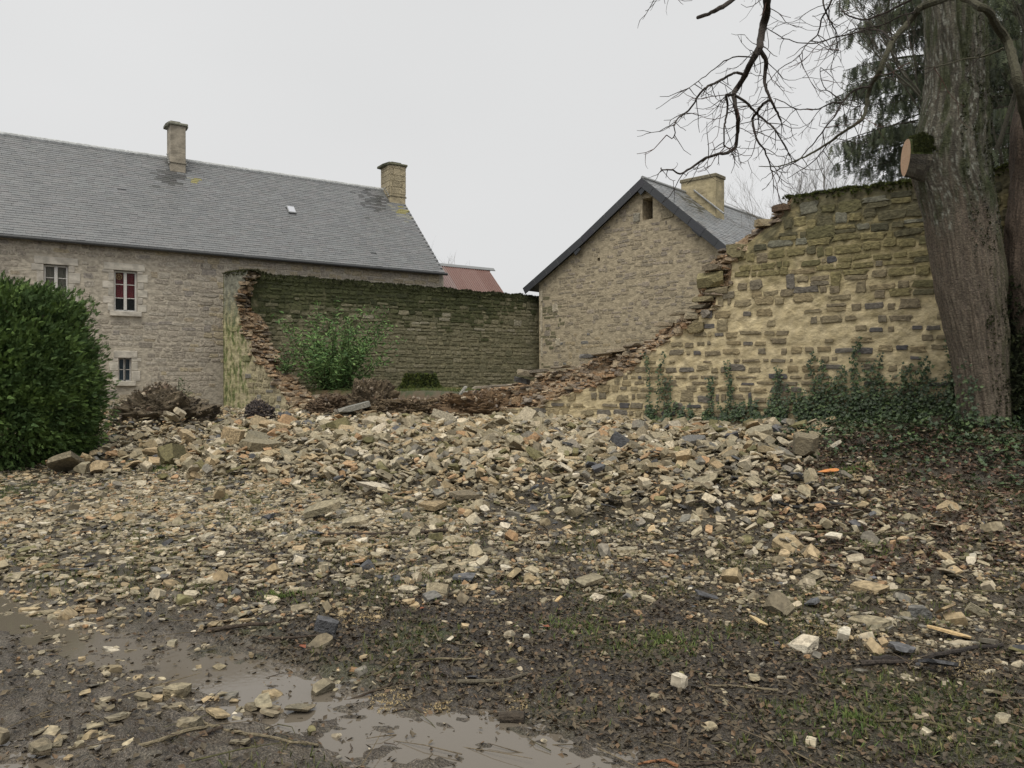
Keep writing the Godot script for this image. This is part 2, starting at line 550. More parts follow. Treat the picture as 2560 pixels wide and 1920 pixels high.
# ---------------------------------------------------------------- the long farmhouse
const HU := Vector3(-.837, 0, .5476)   # along the front, towards the lane
const HN := Vector3(.5476, 0, .837)    # out of the front
func farmhouse():
	var E := V(-2.67, 0, -30)            # foot of the far end of the front
	var h := thing("stone_farmhouse", "long grey beige stone farmhouse with slate roof and two chimneys", "house", E)
	var L := 21.0; var eave := 6.02; var base := -.2; var w := 4.0; var ridge := 9.78
	var wins := [Rect2(12.69, 3.93, .63, 1.14), Rect2(10.82, 3.77, .65, 1.27), Rect2(10.99, 1.61, .36, .72)]
	var o := put("front_wall", flat_wall(PackedVector2Array([Vector2(0, base), Vector2(L, base), Vector2(L, eave), Vector2(0, eave)]), wins, Vector3.ZERO, HU, HN, .5, Color(.55, .495, .405)), mats["mortar"], h)
	for e in [[0.0, 1], [L, -1]]:
		var gab := PackedVector2Array([Vector2(.51, base), Vector2(7.5, base), Vector2(7.5, eave - .1), Vector2(w, ridge - .2), Vector2(.51, eave + .3)])
		put("end_wall", flat_wall(gab, [], HU * e[0], -HN, -HU * e[1], .5, Color(.55, .495, .405)), mats["mortar"], h)
	put("back_wall", flat_wall(PackedVector2Array([Vector2(0, base), Vector2(L, base), Vector2(L, eave), Vector2(0, eave)]), [], -HN * 8.0, HU, -HN, .48, Color(.55, .495, .405)), mats["mortar"], h)
	# stones of the front
	var pal := [Color(.55, .49, .405), Color(.51, .455, .37), Color(.58, .52, .43), Color(.47, .42, .35), Color(.53, .455, .34), Color(.58, .50, .355), Color(.43, .39, .345), Color(.56, .51, .43), Color(.39, .35, .295)]
	var inside := func(a: float, b: float):
		if a < .05 or a > 18 or b > eave - .02 or b < .3: return false
		for r in wins:
			if Rect2(r).grow_individual(.36, .24, .36, .30).has_point(Vector2(a, b)): return false
		return true
	var pickc := func(a: float, b: float):
		var n := nf.get_noise_2d(a * 120, b * 120)
		if b < 1.3 and n > -.1: return pick([4, 5, 4, 6])
		if a < 8.6: return pick([0, 2, 4, 5, 5, 3, 2])
		return pick([0, 1, 2, 7, 3, 0, 7]) if n > -.25 else pick([6, 3, 8, 4, 5])
	# stones stand clear of the mortar by the corner and near flush elsewhere
	lay_stones(h, Vector3.ZERO, HU, HN, courses(8.9, 18, .3, eave, Vector2(.10, .2), Vector2(.16, .44), .022, inside, pickc), pal, "wall_stone", .012, 230)
	lay_stones(h, Vector3.ZERO, HU, HN, courses(0, 8.8, 2.2, eave, Vector2(.12, .24), Vector2(.18, .5), .022, inside, pickc), pal, "wall_stone", .018, 60)
	# dressed stone round the windows
	var ash := [Color(.63, .585, .51), Color(.60, .555, .485), Color(.65, .605, .525)]
	for r in wins:
		var c: Vector2 = r.get_center()
		var big: bool = r.size.y > 1
		var sd := Soup.new()
		var fr := Basis(HU, Vector3.UP, HN)
		sd.box(Transform3D(fr, HU * (c.x + R(-.04, .04)) + V(0, r.end.y + .11, 0) - HN * .05), V(r.size.x + (.5 if big else .3), .22, .16), pick(ash), .012)
		put("lintel", sd.mesh(), mats["render"], h)
		sd = Soup.new()
		sd.box(Transform3D(fr, HU * c.x + V(0, r.position.y - .075, 0) - HN * .03), V(r.size.x + .24, .15, .26), pick(ash), .012)
		put("sill", sd.mesh(), mats["render"], h)
		var y: float = r.position.y
		var k := 0
		while y < r.end.y - .05:
			var bh: float = min(R(.22, .34), r.end.y - y)
			for sg in [-1.0, 1.0]:
				var bw := (.30 if (k + int(sg > 0)) % 2 == 0 else .18) * R(.85, 1.1)
				sd = Soup.new()
				sd.box(Transform3D(fr, HU * (c.x + sg * (r.size.x * .5 + bw * .5)) + V(0, y + bh * .5, 0) - HN * .055), V(bw - .008, bh - .01, .15), pick(ash), .01)
				put("jamb_stone", sd.mesh(), mats["render"], h)
			y += bh; k += 1
	window_in(h, wins[0], Color(.26, .25, .20), 2, 3, false)
	window_in(h, wins[1], Color(.20, .012, .02), 2, 3, true)
	window_in(h, wins[2], Color(.10, .17, .22), 2, 2, false)
	# roof
	var up := (Vector3.UP * (ridge - eave) - HN * w).normalized()
	var rn := HU.cross(up).normalized()
	if rn.y < 0: rn = -rn
	var len := Vector2(w + .22, (w + .22) * (ridge - eave) / w).length()
	var foot := HN * .22 + V(0, eave - .2, 0)
	var sl := Soup.new()
	sl.box(Transform3D(Basis(HU, up, rn), foot + HU * (L * .5 + .06) + up * len * .5 - rn * .06), V(L + .02, len, .1), Color(.10, .105, .11), .01)
	put("roof_boarding", sl.mesh(), mats["slate"], h)
	sl = Soup.new()
	var upb := (Vector3.UP * (ridge - eave) + HN * w).normalized()
	var rnb := -HN * (ridge - eave) + Vector3.UP * w
	sl.box(Transform3D(Basis(HU, upb, rnb.normalized()), -HN * 8.22 + V(0, eave - .22, 0) + HU * (L * .5 + .06) + upb * len * .5 - rnb.normalized() * .06), V(L + .02, len, .1), Color(.15, .155, .165), .01)
	put("rear_slope", sl.mesh(), mats["slate"], h)
	var spal := [Color(.188, .197, .206), Color(.182, .191, .200), Color(.194, .203, .210), Color(.196, .199, .206), Color(.174, .182, .191), Color(.186, .191, .197), Color(.095, .098, .10), Color(.27, .245, .09), Color(.235, .235, .20)]
	var stain := func(a: float, b: float):
		var n := nf.get_noise_2d(a * 150, b * 150)
		var e1 := Vector2((a - 9.15 - (5.1 - b) * .25) / .42, (b - 4.55) / .75).length()
		var e2 := Vector2((a - 1.35 - (5.4 - b) * .2) / .62, (b - 4.55) / .95).length()
		if min(e1, e2) + n * .9 + R(-.6, .6) < .8: return 6
		var y1 := Vector2((a - 8.55) / .16, (b - 4.35) / .25).length(); var y2 := Vector2((a - .45) / .3, (b - 4.2) / .45).length()
		if min(y1, y2) + n * .9 + R(-.2, .3) < .9: return 7
		if min(y1 * .5, y2 * .5) + n < .7 and rng.randf() < .4: return 8
		var m := int((n + .5) * 3 + R(0, 3))
		return clamp(m, 0, 5)
	slates(h, foot, HU, up, rn, .06, L, len, .24, .125, spal, stain, 300)
	var cap := Soup.new()
	var rt := foot + up * len + V(0, -.01, 0)
	for i in 34:
		tube(cap, [rt + HU * (i * .62 + .06), rt + HU * (i * .62 + .69) + V(0, R(-.006, .006), 0)], .095, .09, shade(Color(.55, .57, .58), R(.88, 1.08)), 10)
	put("ridge_capping", cap.mesh(), mats["mortar"], h)
	var gut := Soup.new()
	var gp2 := foot + V(0, -.07, 0) + HN * .05
	tube(gut, [gp2 - HU * .02, gp2 + HU * 5, gp2 + HU * 10, gp2 + HU * 15, gp2 + HU * (L + .1)], .055, .055, Color(.065, .07, .072), 10)
	put("gutter", gut.mesh(), mats["metal"], h)
	var sky_ := put("skylight", null, null, h)
	var sw := Soup.new()
	var sc := foot + HU * 5.33 + up * (len - (4.0 - 2.18) * 1.414 - .05) + rn * .05
	sw.box(Transform3D(Basis(HU, up, rn), sc), V(.30, .44, .06), Color(.30, .31, .32), .012)
	sky_.mesh = sw.mesh(); sky_.material_override = mats["metal"]
	var pn := Soup.new(); pn.quad(sc - HU * .12 - up * .18 + rn * .034, sc + HU * .12 - up * .18 + rn * .034, sc + HU * .12 + up * .18 + rn * .034, sc - HU * .12 + up * .18 + rn * .034, Color(.45, .46, .47), rn)
	var pm := StandardMaterial3D.new(); pm.albedo_color = Color(.95, .95, .96); pm.roughness = .06; pm.metallic = 1.0
	put("pane", pn.mesh(), pm, sky_)
	# chimneys
	chimney(h, "chimney", HU * 9.05 - HN * 3.7, HU, HN, V(.52, 0, .72), 8.9, 10.86, Color(.40, .36, .29), true)
	chimney(h, "chimney", HU * .42 - HN * 3.75, HU, HN, V(.72, 0, .92), 8.9, 10.72, Color(.50, .43, .29), false)

func window_in(h: Node3D, r: Rect2, curtain: Color, nx: int, ny: int, part_drawn: bool):
	var fr := Basis(HU, Vector3.UP, HN)
	var c := r.get_center()
	var at := HU * c.x + V(0, c.y, 0) - HN * .15
	var win := put("window", null, null, h)
	var s := Soup.new()
	var white := Color(.80, .78, .73)
	var fw := .055 if r.size.y > 1 else .035
	for sg in [-1.0, 1.0]:
		s.box(Transform3D(fr, at + HU * sg * (r.size.x - fw) * .5), V(fw, r.size.y, .07), white, .006)
		s.box(Transform3D(fr, at + V(0, sg * (r.size.y - fw) * .5, 0)), V(r.size.x - fw * 2, fw, .066), white, .006)
	s.box(Transform3D(fr, at + HN * .012), V(fw * 1.6, r.size.y - fw * 2, .075), white, .006)
	for i in range(1, ny):
		for sg in [-1.0, 1.0]:
			s.box(Transform3D(fr, at + HU * sg * r.size.x * .25 + V(0, r.size.y * (float(i) / ny - .5), 0)), V(r.size.x * .5 - fw * 1.8, .024, .04), white, .004)
	win.mesh = s.mesh(); win.material_override = mats["paint"]
	for i in ny:
		for sg in [-1.0, 1.0]:
			var g := Soup.new()
			var q = at + HU * sg * r.size.x * .25 + V(0, r.size.y * ((i + .5) / ny - .5), 0) - HN * .01
			var a := HU * (r.size.x * .25 - fw * .5); var b := V(0, r.size.y / ny * .5, 0)
			g.quad(q - a - b, q + a - b, q + a + b, q - a + b, Color.WHITE, HN)
			put("pane", g.mesh(), mats["glass"], win)
	for sg in [-1.0, 1.0]:
		var cu := Soup.new()
		var n := 22
		var bot := -r.size.y * (.16 if part_drawn else .5)
		for i in n:
			var f := func(k: int): return at - HN * (.10 + .018 * sin(k * 1.9 + sg)) + HU * sg * (r.size.x * .5 * (.04 + .96 * float(k) / n))
			var p0: Vector3 = f.call(i); var p1: Vector3 = f.call(i + 1)
			cu.quad(p0 + V(0, bot, 0), p1 + V(0, bot, 0), p1 + V(0, r.size.y * .5, 0), p0 + V(0, r.size.y * .5, 0), curtain, HN)
		put("curtain", cu.mesh(), mats["plain"], win)
	if part_drawn:
		var em := Soup.new()
		var q := at + HU * r.size.x * .26 + V(0, r.size.y * .36, 0) - HN * .03
		tube(em, range(13).map(func(k): return q + (HU * cos(TAU * k / 12) + Vector3.UP * sin(TAU * k / 12)) * .085), .010, .010, Color(.38, .27, .10), 5)
		for k in 3:
			var dd := HU * cos(k * PI / 3 + .3) * .08 + Vector3.UP * sin(k * PI / 3 + .3) * .08
			tube(em, [q - dd, q + dd], .007, .007, Color(.38, .27, .10), 4)
		put("round_ornament", em.mesh(), mats["plain"], win)
	if ny == 2:
		var bar := Soup.new()
		tube(bar, [at + HN * .13 + V(0, -r.size.y * .58, 0), at + HN * .13 + V(0, r.size.y * .5, 0)], .012, .012, Color(.03, .028, .026), 6)
		put("iron_bar", bar.mesh(), mats["metal"], win)

func slates(h: Node3D, foot: Vector3, u: Vector3, up: Vector3, n: Vector3, a0: float, a1: float, len: float, w: float, e: float, pal: Array, pickc: Callable, limit: int):
	var shapes: Array = []
	for i in 6:
		var s := Soup.new()
		var t := .010 + R(0, .007); var l := R(-.012, .012); var r := R(-.012, .012); var g := .006
		var A := V(-.5 + g, l, t); var B := V(.5 - g, r, t + R(-.004, .004)); var C := V(.5 - g, 1.15, .001); var D := V(-.5 + g, 1.15, .001)
		s.quad(A, B, C, D, Color.WHITE, Vector3.BACK)
		s.quad(A, B, V(.5 - g, r, -.012), V(-.5 + g, l, -.012), Color.WHITE, Vector3.DOWN)
		s.tri(A, D, V(-.5 + g, l, -.012), Color.WHITE, Vector3.LEFT); s.tri(B, C, V(.5 - g, r, -.012), Color.WHITE, Vector3.RIGHT)
		shapes.append([s, s.mesh()])
	var rest := Soup.new()
	var list: Array = []
	var k := 0
	var b := 0.0
	while b < len - .02:
		var ee := e * R(.94, 1.06)
		var a := a0 + (w * .5 if k % 2 else 0.0)
		while a < a1:
			var ww := w * R(.85, 1.15)
			if true:
				if rng.randf() > .0015: list.append([a + ww * .5, b + R(-.006, .006), ww, min(ee, len - b)])
			a += ww
		b += ee; k += 1
	var eye := V(0, 1.6, 0) - h.position
	for s in list: s.append((foot + u * s[0] + up * s[1]).distance_squared_to(eye))
	list.sort_custom(func(p, q): return p[4] < q[4])
	var seen := 0
	for s in list:
		var t := Transform3D(Basis(u * s[2], up * s[3], n) * Basis(Vector3.BACK, R(-.02, .02)), foot + u * s[0] + up * s[1] + n * R(0, .003))
		var i := rng.randi() % 6
		var c: int = pickc.call(s[0], s[1])
		var p := h.position + t.origin
		if seen < limit and abs(p.x) < -p.z * .655:
			var o := put("slate", shapes[i][1], tinted("slate", pal[c]), h)
			o.transform = t; seen += 1
		else:
			rest.add(shapes[i][0], t, shade(pal[c], R(.9, 1.1)))
	put("small_slates", rest.mesh(), mats["slate"], h).set_meta("kind", "stuff")

func chimney(h: Node3D, called: String, at: Vector3, u: Vector3, n: Vector3, size: Vector3, y0: float, y1: float, col: Color, rendered: bool):
	var fr := Basis(u, Vector3.UP, n)
	var s := Soup.new()
	s.box(Transform3D(fr, at + V(0, (y0 + y1) * .5, 0)), V(size.x, y1 - y0, size.z), col, .02)
	var o := put(called, s.mesh(), mats["render"], h)
	var cp := Soup.new()
	var capc := Color(.15, .15, .10) if not rendered else Color(.25, .25, .20)
	for i in 3:
		cp.add(slabs[i + 3][0], Transform3D(fr * Basis.from_scale(V(size.x * (1.45 if i == 0 else .8), .55 if i == 0 else .4, size.z * (1.7 if i == 0 else .9))), at + V(R(-.06, .06) * i, y1 + .05 + i * .05, R(-.05, .05) * i)), capc)
	cp.box(Transform3D(fr, at + V(0, y1 + .04, 0)), V(size.x + .14, .09, size.z + .14), shade(capc, 1.3), .03)
	put("cap", cp.mesh(), mats["wall_stone"], o)
	var bd := Soup.new()
	bd.box(Transform3D(fr, at + V(0, 9.42 if not rendered else 9.5, 0)), V(size.x + .05, .05, size.z + .05), shade(col, .6), .012)
	put("drip_course", bd.mesh(), mats["wall_stone"], o)
	if not rendered:
		for face in 2:
			var fu := u if face == 0 else n
			var fn := n if face == 0 else u
			var half: float = (size.x if face == 0 else size.z) * .5
			var deep: float = (size.z if face == 0 else size.x) * .5
			var y := y0 + .62
			var k := 0
			while y < y1 - .05:
				var bh: float = min(R(.2, .3), y1 - y)
				var a := -half
				while a < half - .04:
					var bw: float = min(R(.14, .34), half - a)
					for side in ([1.0] if face == 0 else [-1.0, 1.0]):
						var b := Soup.new()
						b.box(Transform3D(Basis(fu, Vector3.UP, fn * side), at + fu * (a + bw * .5) + V(0, y + bh * .5, 0) + fn * side * (deep + .002)), V(bw - .016, bh - .016, .03), shade(col, R(.8, 1.15)), .008)
						put("block", b.mesh(), mats["wall_stone"], o)
					a += bw
				y += bh; k += 1
	# flashing steps beside the stack
	var fl := Soup.new()
	for sg in [-1.0, 1.0]:
		for i in 5:
			fl.box(Transform3D(fr, at + u * sg * (size.x * .5 + .03) + n * (size.z * .5 - .05 - i * .1) + V(0, 9.36 + i * .1 + (.12 if rendered else .05), 0)), V(.06, .05, .05), Color(.5, .5, .48), .004)
	put("flashing", fl.mesh(), mats["metal"], o)

# ---------------------------------------------------------------- barn with the rusty roof
func barn():
	var at := V(-1.21, 0, -38)
	var h := thing("tin_roofed_barn", "barn with rusty red corrugated metal roof behind the farmhouse end", "barn", at)
	var rd := Vector3(-.837, 0, .5476)
	var dn := (HN * 1.0 + Vector3.DOWN * .9).normalized()
	var top := V(0, 7.18, 0)
	var nrm := rd.cross(dn).normalized()
	if nrm.y < 0: nrm = -nrm
	for sheet in 9:
		var p := PackedVector3Array(); var c := PackedColorArray()
		var col: Color = pick([Color(.19, .085, .066), Color(.22, .10, .08), Color(.17, .075, .06), Color(.20, .105, .09)])
		if sheet > 2: col = col.lerp(Color(.24, .25, .26), .35 if sheet < 5 else .1)
		for j in 9:
			for i in 49:
				var a := (sheet + i / 48.0) * .84
				p.append(top + rd * a + dn * (5.4 * j / 8.0) + nrm * (.032 * sin(i / 48.0 * TAU * 7) + .006 * sheet))
				c.append(col)
		put("roof_sheet", grid_mesh(p, c, 9, 49, func(_q): return nrm), mats["metal"], h)
	var s := Soup.new()
	s.box(Transform3D(Basis(rd, dn, nrm), top + rd * 3.6 + nrm * .03 + dn * .1), V(7.9, .22, .04), Color(.25, .26, .27), .02)
	put("ridge_capping", s.mesh(), mats["metal"], h)
	s = Soup.new()
	var dn2 := (-HN + Vector3.DOWN * .9).normalized()
	var n2 := rd.cross(dn2).normalized()
	if n2.y < 0: n2 = -n2
	s.box(Transform3D(Basis(rd, dn2, n2), top + rd * 3.6 + dn2 * 2.7 - n2 * .03), V(7.6, 5.4, .04), Color(.2, .1, .08), .01)
	put("rear_slope", s.mesh(), mats["metal"], h)
	s = Soup.new()
	s.box(Transform3D(Basis(rd, Vector3.UP, HN), rd * 3.6 + V(0, 2.0, 0)), V(7.2, 4.4, 7.0), Color(.35, .3, .24), .02)
	put("wall", s.mesh(), mats["mortar"], h)

# ---------------------------------------------------------------- gabled house behind the court
const GU := Vector3(.731, 0, .682)
const GN := Vector3(-.682, 0, .731)
func gable_house():
	var at := V(1.07, 0, -30)
	var h := thing("gabled_house", "stone house with a tall gable, slate roof and wide cream chimney", "house", at)
	var out := PackedVector2Array([Vector2(0, .4), Vector2(9.6, .4), Vector2(9.6, 4.35), Vector2(4.88, 8.42), Vector2(2.2, 6.70), Vector2(-.02, 5.42)])
	var hole := Rect2(4.74, 7.2, .42, .75)
	put("gable_wall", flat_wall(out, [hole, Rect2(2.80, 5.99, .12, .12)], Vector3.ZERO, GU, GN, .6, Color(.52, .44, .31)), mats["mortar"], h)
	var bk := Soup.new()
	bk.box(Transform3D(Basis(GU, Vector3.UP, GN), GU * 4.9 - GN * 5.6 + V(0, 2.2, 0)), V(9.2, 3.9, 9.9), Color(.35, .3, .22), .02)
	put("side_walls", bk.mesh(), mats["mortar"], h)
	var back := flat_wall(out, [], -GN * 10.6, GU, GN, .4, Color(.52, .44, .31))
	put("rear_gable_wall", back, mats["mortar"], h)
	var pal := [Color(.47, .40, .29), Color(.44, .375, .27), Color(.51, .43, .305), Color(.41, .355, .27), Color(.53, .435, .285), Color(.38, .33, .265), Color(.48, .41, .325), Color(.28, .27, .25), Color(.25, .23, .14), Color(.20, .19, .11)]
	var topv := func(a: float):
		if a < 2.2: return 5.42 + (a + .02) * .575
		if a < 4.88: return 6.70 + (a - 2.2) * .642
		return 8.42 - (a - 4.88) * .862
	var inside := func(a: float, b: float): return a > .04 and a < 9.5 and b > .5 and b < topv.call(a) - .04 and not hole.grow(.07).has_point(Vector2(a, b)) and nf.get_noise_2d(a * 190 + 11, b * 190) < .30
	var pickc := func(a: float, b: float):
		var n := nf.get_noise_2d(a * 100 + 33, b * 100)
		if a < .9 + n * .8 and b < 4.9: return pick([8, 9, 8, 5, 3])
		if b < 3.4 and n > -.1: return pick([4, 2, 0, 4, 7])
		if n > .12 and a > 2.5: return pick([6, 5, 3, 1, 6])
		return pick([0, 1, 2, 3, 6, 1])
	lay_stones(h, Vector3.ZERO, GU, GN, courses(0, 9.6, 1.2, 8.4, Vector2(.07, .17), Vector2(.10, .36), .016, inside, pickc), pal, "wall_stone", .013, 290)
	for q in [[6.55, 7.05, .34, .26, Color(.10, .095, .085)], [4.5, 7.35, .26, .34, Color(.40, .37, .30)], [5.75, 7.32, .5, .36, Color(.42, .36, .25)]]:
		var s := Soup.new(); s.add(facing[rng.randi() % 26][0], Transform3D(Basis(GU * q[2], Vector3.UP * q[3], GN * .045), GU * q[0] + V(0, q[1], 0)), q[4])
		if q[0] < 6: put("stone", s.mesh(), mats["wall_stone"], h)
	# lighter patches of repair mortar by the corner
	for q in [[.82, 4.4, .28, .34], [.95, 3.1, .22, .3], [.12, 4.0, .10, 1.0], [.14, 2.9, .09, .8], [.13, 4.9, .1, .5]] :
		var s := Soup.new()
		s.add(facing[rng.randi() % 26][0], Transform3D(Basis(GU * q[2], Vector3.UP * q[3], GN * .05), GU * q[0] + V(0, q[1], 0)), Color(.62, .55, .42))
		put("mortar_patch", s.mesh(), mats["mortar"], h)
	# roof slopes
	var spal := [Color(.25, .265, .28), Color(.23, .245, .26), Color(.28, .295, .31), Color(.30, .31, .32), Color(.21, .22, .23), Color(.26, .26, .265), Color(.12, .12, .10)]
	var dn := (GU * 5.3 - V(0, 4.6, 0)).normalized()
	var n := -GN.cross(dn).normalized()
	if n.y < 0: n = -n
	var len := Vector2(5.3, 4.6).length()
	var apex := GU * 4.88 + V(0, 8.60, 0) + GN * .22
	var foot := apex + dn * len
	var b := Soup.new()
	b.box(Transform3D(Basis(-GN, -dn, n), foot - GN * 5.7 - dn * len * .5 - n * .05), V(11.4, len, .08), Color(.1, .1, .11), .01)
	put("roof_boarding", b.mesh(), mats["slate"], h)
	var stain := func(a: float, c: float):
		if Vector2((a - 2.2) / 1.0, (c - len + 1.2) / .8).length() + nf.get_noise_2d(a * 130, c * 130) < .7 and rng.randf() < .6: return 6
		return clamp(int(R(0, 6)), 0, 5)
	slates(h, foot, -GN, -dn, n, 0, 11.3, len, .22, .145, spal, stain, 280)
	var lf := [Vector2(4.88, 8.60), Vector2(2.2, 6.88), Vector2(-.66, 5.24)]
	for i in 2:
		var p0: Vector2 = lf[i]; var p1: Vector2 = lf[i + 1]
		var dl := (GU * (p1.x - p0.x) + V(0, p1.y - p0.y, 0))
		var nl := GN.cross(dl.normalized()).normalized()
		if nl.y < 0: nl = -nl
		b = Soup.new()
		b.box(Transform3D(Basis(-GN, dl.normalized(), nl), GU * (p0.x + p1.x) * .5 + V(0, (p0.y + p1.y) * .5, 0) + GN * .22 - GN * 5.7 - nl * .03), V(11.4, dl.length(), .09), Color(.17, .175, .185), .01)
		put("rear_slope", b.mesh(), mats["slate"], h)
	# slate verge boards on the gable
	var vb := [[Vector2(4.88, 8.62), Vector2(-.66, 5.24)], [Vector2(4.88, 8.62), Vector2(10.2, 4.0)]]
	for k in 2:
		var path: Array = [Vector2(4.88, 8.62), Vector2(2.2, 6.90), Vector2(-.66, 5.26)] if k == 0 else [Vector2(4.88, 8.62), Vector2(10.2, 4.02)]
		for i in path.size() - 1:
			var p0: Vector2 = path[i]; var p1: Vector2 = path[i + 1]
			var m := int(p0.distance_to(p1) / .62)
			for j in m:
				var a := p0.lerp(p1, float(j) / m); var c := p0.lerp(p1, float(j + 1) / m)
				var dl := GU * (c.x - a.x) + V(0, c.y - a.y, 0)
				var nl := GN.cross(dl.normalized())
				if nl.y < 0: nl = -nl
				b = Soup.new()
				b.box(Transform3D(Basis(dl.normalized(), nl, GN), GU * (a.x + c.x) * .5 + V(0, (a.y + c.y) * .5, 0) + GN * (.235 + R(0, .006)) - nl * .13), V(dl.length() - .006, .27, .03), shade(Color(.058, .061, .070), R(.88, 1.12)), .005)
				put("verge_slate", b.mesh(), mats["slate"], h)
	for q in [[4.88, 8.28, .42, .3], [7.05, 6.55, .42, .34], [1.98, 6.48, .3, .3]]:
		b = Soup.new()
		b.box(Transform3D(Basis(GU, Vector3.UP, GN) * Basis(Vector3.BACK, .72 if q[0] < 6 else -.72), GU * q[0] + V(0, q[1], 0) + GN * .20), V(q[2], q[3], .05), Color(.05, .053, .062), .006)
		put("verge_slate", b.mesh(), mats["slate"], h)
	b = Soup.new()
	tube(b, [apex + V(0, .02, 0), apex - GN * 5 + V(0, .02, 0), apex - GN * 11.4 + V(0, .02, 0)], .07, .07, Color(.36, .37, .38), 8)
	put("ridge_capping", b.mesh(), mats["metal"], h)
	# wide chimney
	var fr := Basis(GU, Vector3.UP, GN)
	var cc := GU * 5.42 - GN * 2.95
	b = Soup.new(); b.box(Transform3D(fr, cc + V(0, 8.0, 0)), V(1.42, 2.0, .66), Color(.54, .46, .29), .015)
	var ch := put("chimney", b.mesh(), mats["render"], h)
	b = Soup.new(); b.box(Transform3D(fr, cc + V(0, 9.05, 0)), V(1.50, .13, .74), Color(.28, .25, .17), .02)
	put("cap", b.mesh(), mats["wall_stone"], ch)
	for i in 4:
		for j in 3:
			b = Soup.new(); b.box(Transform3D(fr, cc + GU * (-.53 + j * .355 + (.0 if i % 2 else .0)) + V(0, 7.55 + i * .36, 0) + GN * .332), V(.345, .345, .012), shade(Color(.55, .47, .30), R(.9, 1.06)), .004)
			if j < 3: put("block", b.mesh(), mats["render"], ch)
	b = Soup.new(); b.box(Transform3D(Basis(GN, -dn, n), cc + GU * .38 + V(0, -.02, 0) + V(0, 8.2 , 0) + GN * .36 + dn * .1), V(.08, 1.6, .05), Color(.36, .37, .38), .01)
	put("flashing", b.mesh(), mats["metal"], ch)

# ---------------------------------------------------------------- mossy court wall
func mossy_wall():
	var u := Vector3(.837, 0, -.5476); var n := Vector3(.5476, 0, .837)
	var at := V(-8.30, 0, -24.45)
	var h := thing("mossy_court_wall", "tall dark stone wall grown over with moss behind the green shrub", "wall", at)
	var L := 11.35
	var topv := func(a: float): return 5.03 + .07 * nz.get_noise_1d(a * 90) - .006 * a
	var p := PackedVector3Array(); var c := PackedColorArray()
	for j in 61:
		for i in 191:
			var a := L * i / 190.0
			var y: float = lerp(.4, topv.call(a), j / 60.0)
			p.append(u * a + V(0, y, 0) + n * (.03 * nf.get_noise_2d(a * 200, y * 200))); c.append(moss_color(a, y))
	put("mortar_face", grid_mesh(p, c, 61, 191, func(_q): return n), mats["mortar"], h)
	var b := Soup.new()
	b.box(Transform3D(Basis(u, Vector3.UP, n), u * L * .5 + V(0, 2.6, 0) - n * .33), V(L, 4.7, .5), Color(.12, .11, .07), .03)
	put("wall_core", b.mesh(), mats["mortar"], h)
	var pal := [Color(.30, .275, .175), Color(.265, .245, .155), Color(.225, .212, .13), Color(.19, .182, .11), Color(.125, .13, .06), Color(.088, .098, .04), Color(.34, .31, .21), Color(.062, .070, .03), Color(.38, .35, .26)]
	var inside := func(a: float, y: float): return a > .05 and a < L - .05 and y > 1.2 and y < topv.call(a) - .02
	var pickc := func(a: float, y: float):
		var k := moss_at(a, y)
		if k > .75: return pick([5, 7, 4, 5, 7])
		if k > .4: return pick([4, 3, 5, 2, 3])
		return pick([0, 1, 2, 6, 1, 0, 3, 8 if y > 3.4 else 2])
	lay_stones(h, Vector3.ZERO, u, n, courses(0, L, 1.2, 5.0, Vector2(.08, .17), Vector2(.14, .46), .03, inside, pickc), pal, "wall_stone", .024, 290)
	# moss on the top
	var ts: Array = []; var cs: Array = []
	for i in 7000:
		var a := R(0, L); var z := R(-.6, .06)
		var y: float = topv.call(a) + .03 + .05 * nf.get_noise_2d(a * 300, z * 300)
		if z > -.02: y -= R(0, .32) * R(.2, 1.0)
		ts.append(Transform3D(turned() * Basis.from_scale(Vector3.ONE * R(.02, .05)), u * a + n * (z + .03) + V(0, y, 0)))
		cs.append(shade(pick([Color(.06, .075, .016), Color(.08, .10, .022), Color(.045, .055, .014), Color(.12, .12, .07)]), R(.7, 1.2)))
	many("moss", tuft_mesh(), mats["moss"], ts, cs, h)

func moss_at(a: float, y: float) -> float:
	var n := nf.get_noise_2d(a * 130, y * 60) * .8 + nf.get_noise_2d(a * 420, y * 300) * .5
	return clamp((y - 3.35 + n * 1.15 - (.6 if a > 9 else 0.0)) / .95, 0.0, 1.0) + (.45 * clamp(1 - a / 1.4 + n, 0.0, 1.0))
func moss_color(a: float, y: float) -> Color:
	var k := moss_at(a, y)
	var c := Color(.26, .235, .145).lerp(Color(.185, .175, .105), clamp(.5 + nf.get_noise_2d(a * 300, y * 300) * 1.5, 0.0, 1.0))
	return c.lerp(Color(.06, .07, .026), clamp(k, 0.0, 1.0))

func tuft_mesh() -> ArrayMesh:
	var s := Soup.new()
	for i in 7:
		var d := V(R(-1, 1), R(-1, 1), R(-1, 1)).normalized(); var e := d.cross(V(R(-1, 1), R(-1, 1), R(-1, 1))).normalized() * .35
		s.tri(-e, e, d * R(.8, 1.2), Color.WHITE, d.cross(e))
	return s.mesh()
# ---------------------------------------------------------------- the broken garden wall
func along(pr: Array, y: float) -> float:        # where the break stands at height y; pr runs from the top down
	if y >= pr[0].y: return pr[0].x
	for i in pr.size() - 1:
		if y <= pr[i].y and y >= pr[i + 1].y:
			var t: float = (pr[i].y - y) / max(.001, pr[i].y - pr[i + 1].y)
			return lerp(pr[i].x, pr[i + 1].x, t)
	return pr[-1].x
func jag(y: float, k: float) -> float:           # the break steps from course to course
	var c := floorf(y / .13 + k)
	return .11 * (fmod(abs(sin(c * 12.9898 + k * 7.3) * 43758.5), 1.0) - .5)

